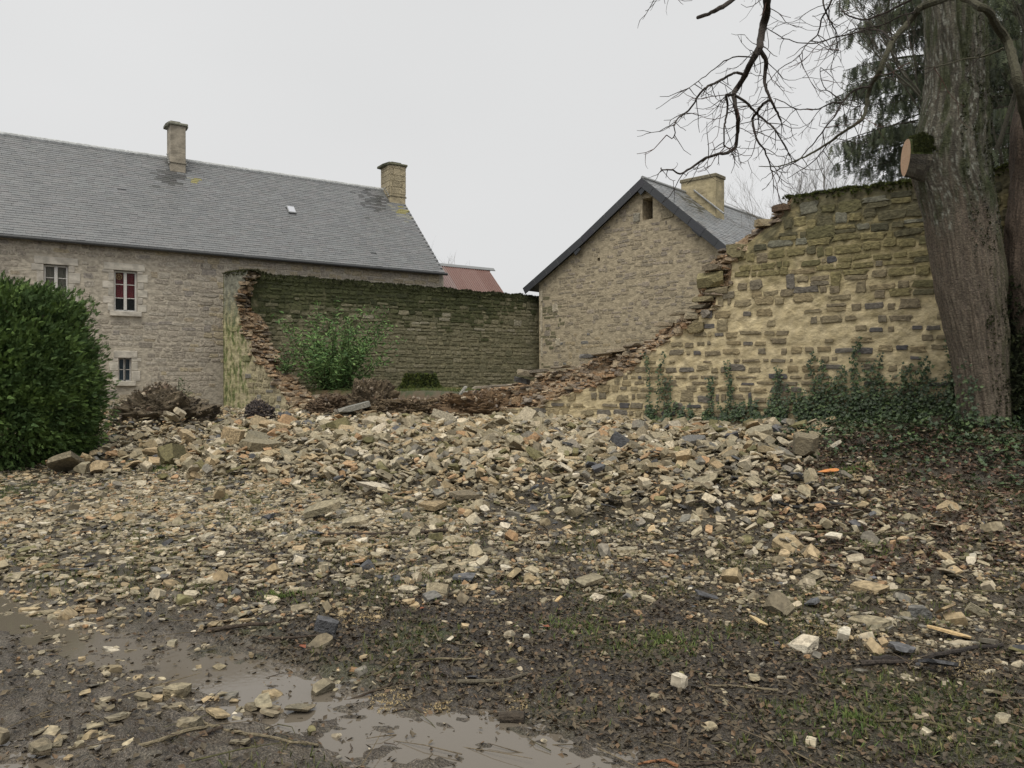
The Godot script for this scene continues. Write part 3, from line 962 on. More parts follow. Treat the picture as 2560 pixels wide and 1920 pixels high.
func green_at(s: float, y: float) -> float:      # algae and lichen on the upper wall
	var n := nf.get_noise_2d(s * 110, y * 80) * .9 + nf.get_noise_2d(s * 380 + 9, y * 320) * .55
	return clamp((y - 3.0 + n * .9 + .12 * (s - 17)) / 1.2, 0.0, 1.0)
func soot_at(s: float, y: float) -> float:
	var n := nf.get_noise_2d(s * 150 + 50, y * 110) * 1.0 + nf.get_noise_2d(s * 500, y * 420) * .6
	return clamp((y - 4.08 + n * .9 + .05 * (s - 18)) / .6, 0.0, 1.0)
func front_color(s: float, y: float) -> Color:
	var n := nf.get_noise_2d(s * 260, y * 260)
	var c := Color(.72, .61, .39).lerp(Color(.64, .535, .325), clamp(.5 + n * 1.6, 0.0, 1.0))
	c = c.lerp(Color(.34, .29, .145), green_at(s, y) * .85)
	return c.lerp(Color(.12, .115, .07), soot_at(s, y) * .85)

func wp(s: float, y: float, o: float) -> Vector3: return WDIR * s + V(0, y, 0) - WNORM * o

func ruined_wall():
	var RF: Array = [V2(16.87, 4.91), V2(16.44, 4.53), V2(15.91, 4.14), V2(15.73, 3.98), V2(15.70, 3.88), V2(15.64, 3.39), V2(15.40, 3.34), V2(15.37, 3.07), V2(15.05, 2.92), V2(14.80, 2.70), V2(14.48, 2.47), V2(14.18, 2.34), V2(13.84, 2.14), V2(13.68, 1.89), V2(13.33, 1.75), V2(12.88, 1.54), V2(12.34, 1.42), V2(11.86, 1.27), V2(11.37, 1.11), V2(11.35, 1.01), V2(10.28, .97), V2(10.14, .81), V2(10.03, .4)]
	var RB: Array = [V2(16.56, 5.1), V2(16.52, 4.95), V2(16.1, 4.70), V2(15.55, 4.43), V2(15.2, 4.2), V2(15.05, 4.08), V2(14.85, 3.88), V2(14.76, 3.60), V2(14.86, 3.38), V2(14.75, 3.30), V2(14.75, 3.05), V2(14.5, 2.98), V2(14.3, 2.86), V2(13.95, 2.72), V2(13.83, 2.55), V2(13.5, 2.38), V2(13.27, 2.31), V2(12.3, 2.18), V2(12.2, 2.06), V2(11.7, 1.86), V2(10.7, 1.79), V2(10.65, 1.61), V2(9.2, 1.44), V2(8.8, 1.31), V2(8.5, .8)]
	var h := thing("broken_garden_wall", "high ochre rubble stone wall broken off in a ragged diagonal edge", "wall", WORIG)
	wall_body(h, RF, RB, 23.0, true, 5.03)
	wall_face_stones(h, RF)
	broken_stones(h, RF, RB, 295, true)
	core_rubble(h, RF, RB, 1100, true)
	# slabs left standing on the steps of the break
	for q in [[12.35, 2.16, .38, .10, Color(.16, .15, .14)], [13.05, 2.27, .5, .09, Color(.38, .31, .22)], [13.5, 2.36, .36, .12, Color(.30, .25, .19)], [11.6, 1.93, .5, .09, Color(.42, .36, .28)], [11.05, 1.84, .55, .13, Color(.27, .23, .18)], [10.72, 1.80, .42, .14, Color(.30, .25, .17)], [10.55, 1.62, .38, .20, Color(.10, .095, .09)], [10.0, 1.50, .6, .08, Color(.45, .39, .31)], [9.4, 1.46, .55, .08, Color(.42, .36, .28)], [12.75, 2.2, .45, .08, Color(.35, .29, .21)], [14.55, 3.00, .42, .10, Color(.33, .27, .18)], [14.15, 2.80, .46, .10, Color(.40, .33, .23)]]:
		var o := put("ledge_slab", slabs[rng.randi() % 26][1], tinted("stone", q[4]), h)
		o.transform = Transform3D(Basis(WDIR * q[2], Vector3.UP * q[3] * 4, -WNORM * .42) * Basis.from_euler(V(R(-.1, .1), R(-.3, .3), R(-.12, .12))), wp(q[0], q[1], R(.25, .5)))
	# large squared stones hanging at the edge
	for q in [[15.28, 3.62, .62, .30, Color(.30, .26, .13)], [15.42, 3.36, .55, .20, Color(.24, .20, .12)], [15.14, 3.24, .5, .11, Color(.36, .30, .17)], [15.05, 3.10, .42, .13, Color(.22, .195, .14)], [14.9, 2.92, .36, .2, Color(.33, .275, .18)], [15.22, 2.95, .24, .22, Color(.27, .24, .20)], [15.0, 2.68, .40, .22, Color(.34, .285, .16)], [15.85, 4.12, .5, .28, Color(.26, .225, .12)], [16.35, 4.62, .42, .2, Color(.36, .29, .18)], [16.7, 4.86, .5, .16, Color(.21, .14, .09)], [15.32, 3.86, .4, .16, Color(.36, .29, .2)]]:
		var o := put("hanging_stone", rocks[rng.randi() % 26][1], tinted("stone", q[4]), h)
		o.transform = Transform3D(Basis(WDIR * q[2] * .86, Vector3.UP * q[3] * 1.45, -WNORM * .5) * Basis.from_euler(V(R(-.05, .05), R(-.1, .1), R(-.05, .05))), wp(q[0], q[1], .14))
	top_moss(h, 16.7, 23.0, 5.03, 5200, [Color(.13, .16, .02), Color(.10, .13, .018), Color(.16, .18, .03), Color(.07, .085, .02)])
	var LF: Array = [V2(.62, 5.1), V2(.46, 4.80), V2(.10, 4.26), V2(.02, 4.13), V2(.16, 3.57), V2(.30, 3.08), V2(.78, 2.79), V2(.81, 2.38), V2(1.13, 2.15), V2(1.65, 1.84), V2(2.06, 1.44), V2(2.31, 1.08), V2(2.57, .83), V2(2.85, .3)]
	var LB: Array = [V2(.3, 5.1), V2(-.2, 4.81), V2(-.2, 3.86), V2(.24, 3.62), V2(.52, 3.33), V2(.56, 2.8), V2(1.11, 2.47), V2(1.10, 1.92), V2(1.9, 1.74), V2(2.0, 1.54), V2(2.6, 1.24), V2(3.05, 1.14), V2(3.0, .3)]
	h = thing("wall_stump", "narrow upright remnant of the collapsed wall, streaked yellow green with algae", "wall", WORIG)
	wall_body(h, LF, LB, -.66, false, 5.02)
	var pal := [Color(.44, .39, .25), Color(.39, .345, .225), Color(.28, .265, .23), Color(.36, .35, .18), Color(.27, .28, .14), Color(.40, .345, .225)]
	var inside := func(a: float, y: float): return a > -.6 and a < along(LF, y) - .04 and y > .5 and y < 4.7 and (a > .45 or nf.get_noise_2d(a * 300, y * 200) > .12)
	var pickc := func(a: float, y: float):
		if a < .55: return pick([3, 4, 3, 3, 0])
		return pick([0, 1, 2, 5, 0, 1])
	lay_stones(h, Vector3.ZERO, WDIR, WNORM, courses(-.6, 3, .5, 4.7, Vector2(.12, .24), Vector2(.16, .38), .05, inside, pickc), pal, "wall_stone", .012, 200)
	broken_stones(h, LF, LB, 290, false)
	core_rubble(h, LF, LB, 420, false)
	top_moss(h, -.66, .5, 5.02, 700, [Color(.07, .085, .02), Color(.10, .11, .03), Color(.15, .14, .09)])
func V2(a: float, b: float) -> Vector2: return Vector2(a, b)

func wall_body(h: Node3D, F: Array, B: Array, end: float, right: bool, top: float):
	var T := .8
	var rows := 100; var cols := 190 if right else 60
	var p := PackedVector3Array(); var c := PackedColorArray()
	var tv := func(s: float): return top + .05 * nz.get_noise_1d(s * 80 + 40)
	for j in rows:
		var t := float(j) / (rows - 1)
		for i in cols:
			var yy: float = lerp(.2, top, t)
			var s: float = lerp(along(F, yy) + jag(yy, .3), end, float(i) / (cols - 1))
			var y: float = lerp(.2, float(tv.call(s)), t)
			p.append(wp(s, y, .015 - .03 * nf.get_noise_2d(s * 160, y * 160) - .008 * nf.get_noise_2d(s * 600, y * 600)))
			if right: c.append(front_color(s, y))
			else:
				var n := nf.get_noise_2d(s * 260, y * 70) + nf.get_noise_2d(s * 700, y * 420) * .45
				var k := Color(.53, .47, .31).lerp(Color(.38, .36, .19), clamp(.75 - s * .55 + n * 1.2, 0.0, 1.0))
				if s < .6: k = k.lerp(Color(.14, .18, .06), clamp(n * 3.2 - .1, 0.0, 1.0))
				if y > 3.3: k = k.lerp(Color(.24, .24, .19), clamp((y - 3.3) * .9 + n * .5, 0.0, 1.0))
				c.append(k)
	put("mortar_face", grid_mesh(p, c, rows, cols, func(_q): return WNORM), mats["mortar"], h)
	# the break, back face and top
	var kc := 14
	p = PackedVector3Array(); c = PackedColorArray()
	rows = 90
	for j in rows:
		var y: float = lerp(.2, top, float(j) / (rows - 1))
		for k in kc:
			var t := float(k) / (kc - 1)
			var s: float = lerp(along(F, y) + jag(y, .3), along(B, y) + jag(y, .9), t)
			if k > 0 and k < kc - 1: s += .12 * nf.get_noise_2d(t * 500, y * 300) + jag(y, k * .37) * .8
			p.append(wp(s, y + (.03 * nf.get_noise_2d(t * 900 + 60, y * 500) if k > 0 else 0.0), T * t + (.02 if k == 0 else 0.0)))
			var n := nf.get_noise_2d(t * 700, y * 350)
			c.append(Color(.34, .22, .125).lerp(Color(.48, .35, .22), clamp(.5 + n * 1.6, 0.0, 1.0)) if (right or y < 3.8) else Color(.14, .105, .07).lerp(Color(.28, .22, .15), clamp(.4 + n * 1.6, 0.0, 1.0)))
	put("broken_core", grid_mesh(p, c, rows, kc, func(_q): return -WDIR if right else WDIR), mats["soil"], h)
	p = PackedVector3Array(); c = PackedColorArray()
	for j in 24:
		var y: float = lerp(.2, top, j / 23.0)
		for i in 24:
			p.append(wp(lerp(along(B, y), end, i / 23.0), y, T)); c.append(Color(.2, .17, .10))
	put("rear_face", grid_mesh(p, c, 24, 24, func(_q): return -WNORM), mats["mortar"], h)
	p = PackedVector3Array(); c = PackedColorArray()
	for j in 6:
		for i in 60:
			var s: float = lerp(lerp(along(F, top), along(B, top), j / 5.0), end, i / 59.0)
			p.append(wp(s, float(tv.call(s)) + .07 * sin(PI * j / 5.0), T * j / 5.0 - (.01 if j == 0 else 0.0))); c.append(Color(.10, .11, .035))
	put("coping", grid_mesh(p, c, 6, 60, func(_q): return Vector3.UP), mats["moss"], h)
	var e := Soup.new()
	e.quad(wp(end, .2, 0), wp(end, .2, T), wp(end, top, T), wp(end, top, 0), Color(.25, .24, .12), WDIR if right else -WDIR)
	put("end_face", e.mesh(), mats["mortar"], h)

func wall_face_stones(h: Node3D, F: Array):
	var pal := [Color(.34, .285, .18), Color(.30, .25, .165), Color(.38, .32, .20), Color(.265, .23, .165), Color(.41, .335, .20), Color(.17, .16, .155), Color(.13, .127, .13), Color(.22, .20, .17),
		Color(.30, .26, .125), Color(.25, .22, .105), Color(.33, .285, .14), Color(.20, .185, .09), Color(.27, .265, .20), Color(.12, .115, .07), Color(.17, .155, .09), Color(.36, .29, .17)]
	var inside := func(a: float, y: float): return a > along(F, y) + .06 and a < 22.5 and y > .45 and y < 4.98
	var pickc := func(a: float, y: float):
		if soot_at(a, y) > .55: return pick([13, 14, 11, 12, 14])
		if green_at(a, y) > .45: return pick([8, 9, 10, 11, 12, 8, 10, 14])
		var r := rng.randf()
		if r < .15: return pick([5, 6, 7, 7])
		return pick([0, 1, 2, 3, 4, 0, 1, 15])
	var low := courses(10, 22.5, .45, 3.2, Vector2(.065, .17), Vector2(.09, .36), .058, inside, pickc)
	var keep: Array = []
	for s in low:
		var n := nf.get_noise_2d(s[0] * 90, s[1] * 90)
		if n < .30 and rng.randf() > .12: keep.append(s)
	# higher up the stones are larger and closer
	for s in courses(13, 22.5, 3.2, 4.98, Vector2(.07, .22), Vector2(.11, .46), .028, inside, pickc): if rng.randf() > .06: keep.append(s)
	lay_stones(h, Vector3.ZERO, WDIR, WNORM, keep, pal, "wall_stone", .011, 300)

func broken_stones(h: Node3D, F: Array, B: Array, count: int, right: bool):
	var pal := [Color(.50, .38, .25), Color(.46, .33, .20), Color(.42, .33, .235), Color(.54, .43, .29), Color(.36, .29, .22), Color(.45, .29, .165), Color(.30, .255, .21), Color(.57, .48, .35)]
	for i in count:
		var y := R(.55, 4.95)
		if right and rng.randf() < .45: y = R(.6, 2.6)
		var t := R(-.02, 1.0)
		var s: float = lerp(along(F, y), along(B, y), t) + (R(-.08, .10) if right else R(-.10, .08))
		var w := R(.12, .34)
		var k := rng.randi() % 26
		var fl := rng.randf() < .78
		var o := put("core_stone", (slabs if fl else rocks)[k][1], tinted("stone", pick(pal)), h)
		var b := Basis(Vector3.UP, R(0, TAU)) * Basis.from_euler(V(R(-.18, .18), 0, R(-.18, .18)))
		o.transform = Transform3D(b * Basis.from_scale(V(w, w * (1.0 if fl else .7), w * R(.7, 1.0))), wp(s, y, .8 * clamp(t, .05, .95)))

func core_rubble(h: Node3D, F: Array, B: Array, count: int, right: bool):
	var pal := [Color(.48, .36, .235), Color(.42, .29, .175), Color(.38, .30, .215), Color(.52, .42, .29), Color(.30, .245, .19), Color(.40, .25, .14)]
	var s2 := Soup.new()
	for i in count:
		var y := R(.5, 4.9)
		if right and rng.randf() < .7: y = .75 + 1.7 * pow(rng.randf(), 1.4)
		var t := R(0, 1)
		var s: float = lerp(along(F, y), along(B, y), t) + (R(-.07, .10) if right else R(-.10, .07))
		var w := R(.05, .18)
		var fl := rng.randf() < .65
		s2.add((slabs if fl else rocks)[rng.randi() % 26][0], Transform3D(Basis.from_euler(V(R(-.35, .35), R(0, TAU), R(-.35, .35))) * Basis.from_scale(V(w, w * (1.1 if fl else .8), w)), wp(s, y, .8 * clamp(t, .03, .97))), shade(pick(pal), R(.8, 1.15)))
	put("small_core_stones", s2.mesh(), mats["stone_small"], h).set_meta("kind", "stuff")

func top_moss(h: Node3D, s0: float, s1: float, top: float, count: int, pal: Array):
	var ts: Array = []; var cs: Array = []
	for i in count:
		var s := R(s0, s1); var o := R(-.05, .8)
		var y: float = top + .05 * nz.get_noise_1d(s * 80 + 40) + .075 * sin(PI * clamp(o / .8, 0.0, 1.0)) + R(-.01, .03)
		if o < .0: y -= R(0, .12)
		ts.append(Transform3D(turned() * Basis.from_scale(Vector3.ONE * R(.02, .055)), wp(s, y, o))); cs.append(shade(pick(pal), R(.75, 1.2)))
	many("moss", tuft_mesh(), mats["moss"], ts, cs, h)

# ---------------------------------------------------------------- the old tree by the wall
func trunk_mesh(pts: Array, rad: Array, ridges: float, seed_: float, colorf: Callable, turns := 72, rows := 190) -> ArrayMesh:
	var p := PackedVector3Array(); var c := PackedColorArray()
	var n := pts.size()
	for j in rows:
		var f := float(j) / (rows - 1) * (n - 1)
		var i: int = min(int(f), n - 2); var t := f - i
		var cen: Vector3 = pts[i].cubic_interpolate(pts[i + 1], pts[max(i - 1, 0)], pts[min(i + 2, n - 1)], t)
		var r: float = lerp(rad[i], rad[i + 1], t)
		for k in turns:
			var a := TAU * k / turns
			var d := V(cos(a), 0, sin(a))
			var q := nf.get_noise_3d(cos(a) * 620 * r + seed_, cen.y * 42, sin(a) * 620 * r)
			var q2 := nf.get_noise_3d(cos(a) * 800 * r, cen.y * 110, sin(a) * 800 * r + seed_)
			var big := nz.get_noise_3d(cos(a) * 60, cen.y * 40, sin(a) * 60 + seed_)
			var rr = r * (1 + .10 * big) + ridges * (abs(q) * 2.2 - .4) + ridges * .6 * q2
			p.append(cen + d * rr); c.append(colorf.call(a, cen.y, q, q2, big))
	return grid_mesh(p, c, rows, turns, func(q): return V(q.x - pts[0].x, 0, q.z - pts[0].z), true)

func bark_color(a: float, y: float, q: float, q2: float, big: float) -> Color:
	var c := Color(.195, .162, .125).lerp(Color(.085, .066, .053), clamp(.55 - abs(q) * 2.4, 0.0, 1.0))
	c = c.lerp(Color(.21, .165, .125), clamp(q2 * 1.2, 0.0, .5))
	# grey lichened bark above, bare brown below
	var hi := clampf((y - 3.85 + big * .9 + q * .6) / .7, 0.0, 1.0)
	c = c.lerp(Color(.165, .155, .12).lerp(Color(.075, .068, .052), clamp(.5 - q * 2, 0.0, 1.0)), hi)
	var spot := nf.get_noise_3d(cos(a) * 420, y * 420, sin(a) * 420)
	if hi > .3 and spot > .24: c = c.lerp(Color(.33, .34, .29), clampf((spot - .24) * 9, 0.0, .9))
	# moss down the side turned from the lane
	var side := cos(a) * .75 - sin(a) * .35
	var m: float = clampf((side - .02 + q2 * .8 + big * .8) * 3.0, 0.0, 1.0) * (.6 + .4 * hi)
	m = maxf(m, hi * clampf((nf.get_noise_3d(cos(a) * 140 + 80, y * 60, sin(a) * 140) + .02) * 3.5, 0.0, .85))
	return c.lerp(Color(.045, .058, .018), m * .92)

func old_tree():
	var h := thing("old_tree", "big leaning tree with furrowed bark and a freshly sawn branch stub", "tree", V(7.05, .6, -11.5))
	var o := h.position
	var pts := [V(6.58, 8.02, -11.50), V(6.60, 7.31, -11.50), V(6.64, 6.41, -11.50), V(6.63, 5.87, -11.50), V(6.60, 5.51, -11.50), V(6.56, 5.15, -11.50), V(6.57, 4.67, -11.50), V(6.68, 4.19, -11.50), V(6.75, 3.72, -11.50), V(6.84, 3.03, -11.50), V(6.92, 2.52, -11.50), V(6.96, 2.16, -11.50), V(7.0, 1.80, -11.50), V(7.06, 1.32, -11.50), V(7.08, .87, -11.50), V(7.08, .35, -11.50)]
	var rad := [.40, .405, .41, .425, .47, .51, .515, .49, .48, .46, .42, .39, .36, .34, .34, .40]
	pts.push_front(V(6.55, 9.6, -11.5)); rad.push_front(.40)
	pts = pts.map(func(q): return q - o)
	put("trunk", trunk_mesh(pts, rad, .020, 3.0, func(a, y, q, q2, big): return bark_color(a, y + o.y, q, q2, big), 240, 230), mats["bark"], h)
	# sawn stub
	var s := Soup.new()
	var tip := V(5.84, 4.93, -11.42) - o
	var dir := V(-.975, .07, -.06).normalized()
	var up := (Vector3.UP - dir * dir.y).normalized(); var sd := dir.cross(up)
	var rows: Array = []
	for j in 5:
		var row: Array = []
		var t := j / 4.0
		for k in 24:
			var a := TAU * k / 24
			var rr := lerpf(1.7, 1.0, pow(t, .5))
			row.append(tip - dir * .46 * (1 - t) + up * sin(a) * .275 * rr * (1.0 + .05 * sin(a * 3)) + sd * cos(a) * .16 * rr)
		rows.append(row)
	for j in 4:
		for k in 24:
			var ce: Vector3 = tip - dir * .6 * (1 - j / 4.0)
			var green: bool = sin(TAU * k / 24) > .25
			var cc: Color = shade(pick([Color(.07, .085, .02), Color(.05, .065, .015)]) if green else pick([Color(.10, .09, .07), Color(.15, .135, .105), Color(.075, .066, .052)]), R(.8, 1.2))
			s.quad(rows[j][k], rows[j][(k + 1) % 24], rows[j + 1][(k + 1) % 24], rows[j + 1][k], cc, rows[j][k] - ce)
	var st := put("sawn_stub", s.mesh(), mats["bark"], h)
	s = Soup.new()
	for k in 24: s.tri(tip + dir * .004, rows[4][k] + dir * .002, rows[4][(k + 1) % 24] + dir * .002, Color(.60, .38, .24).lerp(Color(.66, .45, .30), R(0, 1)), dir)
	put("cut_face", s.mesh(), mats["wood"], st)
	var ts: Array = []; var cs: Array = []
	for i in 1500:
		var a := R(.1, PI - .1); var t := R(0, 1)
		ts.append(Transform3D(turned() * Basis.from_scale(Vector3.ONE * R(.015, .04)), tip - dir * (.04 + .40 * t) + (up * sin(a) * .29 + sd * cos(a) * .17) * (1 + .5 * t)))
		cs.append(shade(pick([Color(.09, .115, .018), Color(.07, .09, .016), Color(.11, .13, .03)]), R(.8, 1.2)))
	# moss and lichen flakes on the shaded flank
	for i in 5200:
		var f := R(.5, 15.0); var k := int(f); var t := f - k
		var cen: Vector3 = pts[k].lerp(pts[k + 1], t); var r: float = lerp(rad[k], rad[k + 1], t)
		var a := R(-1.9, .9)
		var y := cen.y + o.y
		if nf.get_noise_2d(a * 220, y * 60) < (.0 if y > 3.2 else .12): continue
		ts.append(Transform3D(turned() * Basis.from_scale(Vector3.ONE * R(.01, .03)), cen + V(cos(-a), 0, sin(-a)) * (r + .012) ))
		cs.append(pick([Color(.05, .065, .015), Color(.035, .05, .012), Color(.07, .085, .02), Color(.24, .25, .21) if y > 3.5 else Color(.05, .06, .02)]))
	many("moss", tuft_mesh(), mats["moss"], ts, cs, h)
	# limbs and hanging branches
	var B := branch_lines()
	var dark := Color(.048, .037, .031); var olive := Color(.085, .080, .048)
	var tw := Soup.new()
	for k in B:
		var b = B[k]
		var line: Array = smooth_path(b[0].map(func(q): return q - o), .07)
		for i in range(1, line.size()): line[i] += V(R(-1, 1), R(-1, 1), R(-1, 1)) * .006
		var soup := Soup.new()
		tube(soup, line, b[1] * 1.3, b[2] * 1.3, olive if k in ["arch", "over", "cross"] else dark, 8 if b[1] > .02 else 6, .10)
		put("limb" if b[1] > .022 else "branch", soup.mesh(), mats["bark"], h)
		if k in ["stubby", "over"]: continue
		var len := 0.0
		for i in line.size() - 1: len += line[i].distance_to(line[i + 1])
		var cnt := int(len * (7.5 if k in ["main", "low", "right", "drop", "left", "fork", "hook", "red", "red2"] else 3.6))
		for i in cnt:
			var j := 2 + rng.randi() % (line.size() - 2)
			twig(tw, line[j], R(.15, .75) * (.6 if k in ["left", "whip", "low"] else 1.0), .0056, dark if rng.randf() < .8 else Color(.10, .045, .035), 2)
	var extra := [V(4.2, 6.3, -9.6), V(4.9, 6.5, -10.0), V(4.9, 8.3, -9.4), V(3.9, 7.4, -9.2), V(4.6, 7.2, -9.9), V(5.1, 7.5, -10.2), V(3.5, 7.1, -9.3), V(2.75, 6.8, -9.0), V(2.55, 6.75, -9.1), V(5.3, 7.0, -10.3), V(5.7, 7.2, -10.4)]
	for e in extra:
		for i in 5: twig(tw, e - o + V(R(-.3, .3), R(-.2, .2), R(-.2, .2)), R(.4, 1.0), .005, dark, 2)
	for i in 9: twig(tw, V(1.72, 6.25, -9.1) - o + V(R(-.2, .2), R(-.1, .1), R(-.2, .2)), R(.2, .45), .0055, dark, 1)
	put("twigs", tw.mesh(), mats["bark"], h).set_meta("kind", "stuff")
	# second stem at the edge
	h = thing("second_tree", "brown tree trunk leaning beside the big sawn tree", "tree", V(8.2, .6, -11.3))
	var o2 := h.position
	var p2 := [V(8.32, 9.4, -11.30), V(8.30, 7.79, -11.30), V(8.22, 6.62, -11.30), V(8.06, 5.27, -11.30), V(8.06, 4.56, -11.30), V(7.99, 3.68, -11.30), V(8.00, 2.91, -11.30), V(8.10, 2.33, -11.30), V(8.17, 1.92, -11.30), V(8.23, .2, -11.30)]
	p2 = p2.map(func(q): return q - o2)
	var r2 := [.5, .54, .57, .62, .63, .64, .66, .66, .68, .80]
	put("trunk", trunk_mesh(p2, r2, .018, 40.0, func(a, y, q, q2, big):
		var c := Color(.17, .128, .098).lerp(Color(.085, .064, .05), clamp(.55 - abs(q) * 2.4, 0.0, 1.0))
		return c.lerp(Color(.04, .052, .015), clampf((1.9 - y + big * 1.5 + q2) * .9, 0.0, .9)), 180, 150), mats["bark"], h)
	ts = []; cs = []
	for i in 5200:
		var y := R(.2, 2.6); var t := R(0, 1)
		var x := lerpf(7.30, 8.0, t) + R(-.12, .12); var z := -11.25 + R(-.12, .3) - .2 * (1 - t)
		if y > 1.0 + 1.7 * abs(t - .05) * 1.2 and rng.randf() < .6: continue
		ts.append(Transform3D(turned() * Basis.from_scale(Vector3.ONE * R(.025, .06)), V(x, y + .6, z) - o2))
		cs.append(shade(pick([Color(.03, .042, .012), Color(.04, .055, .014), Color(.055, .07, .018)]), R(.7, 1.2)))
	many("moss", tuft_mesh(), mats["moss"], ts, cs, h)
	var mb := Soup.new()
	mb.add(rocks[4][0], Transform3D(Basis.from_scale(V(1.0, 3.4, .8)), V(7.62, 1.3, -11.6) - o2), Color(.03, .036, .014))
	put("root_flare", mb.mesh(), mats["moss"], h)

func twig(s: Soup, from: Vector3, len: float, r: float, col: Color, depth: int, dir0 := Vector3.ZERO):
	var d := V(R(-1, 1), R(-.8, .35), R(-1, 1)).normalized()
	if dir0 != Vector3.ZERO: d = (dir0 + d * .8).normalized()
	var pts: Array = [from]
	var n: int = max(3, int(len / .09))
	var p := from
	for i in n:
		var t := float(i) / n
		d = (d + V(R(-.22, .22), (-.16 if t < .5 else .34) + R(-.1, .1), R(-.22, .22))).normalized()
		p += d * len / n
		pts.append(p)
		if depth > 0 and i > 0 and rng.randf() < .30:
			twig(s, p, len * R(.2, .5), r * .7, col, depth - 1, d)
	tube(s, pts, r, r * .5, col, 4)

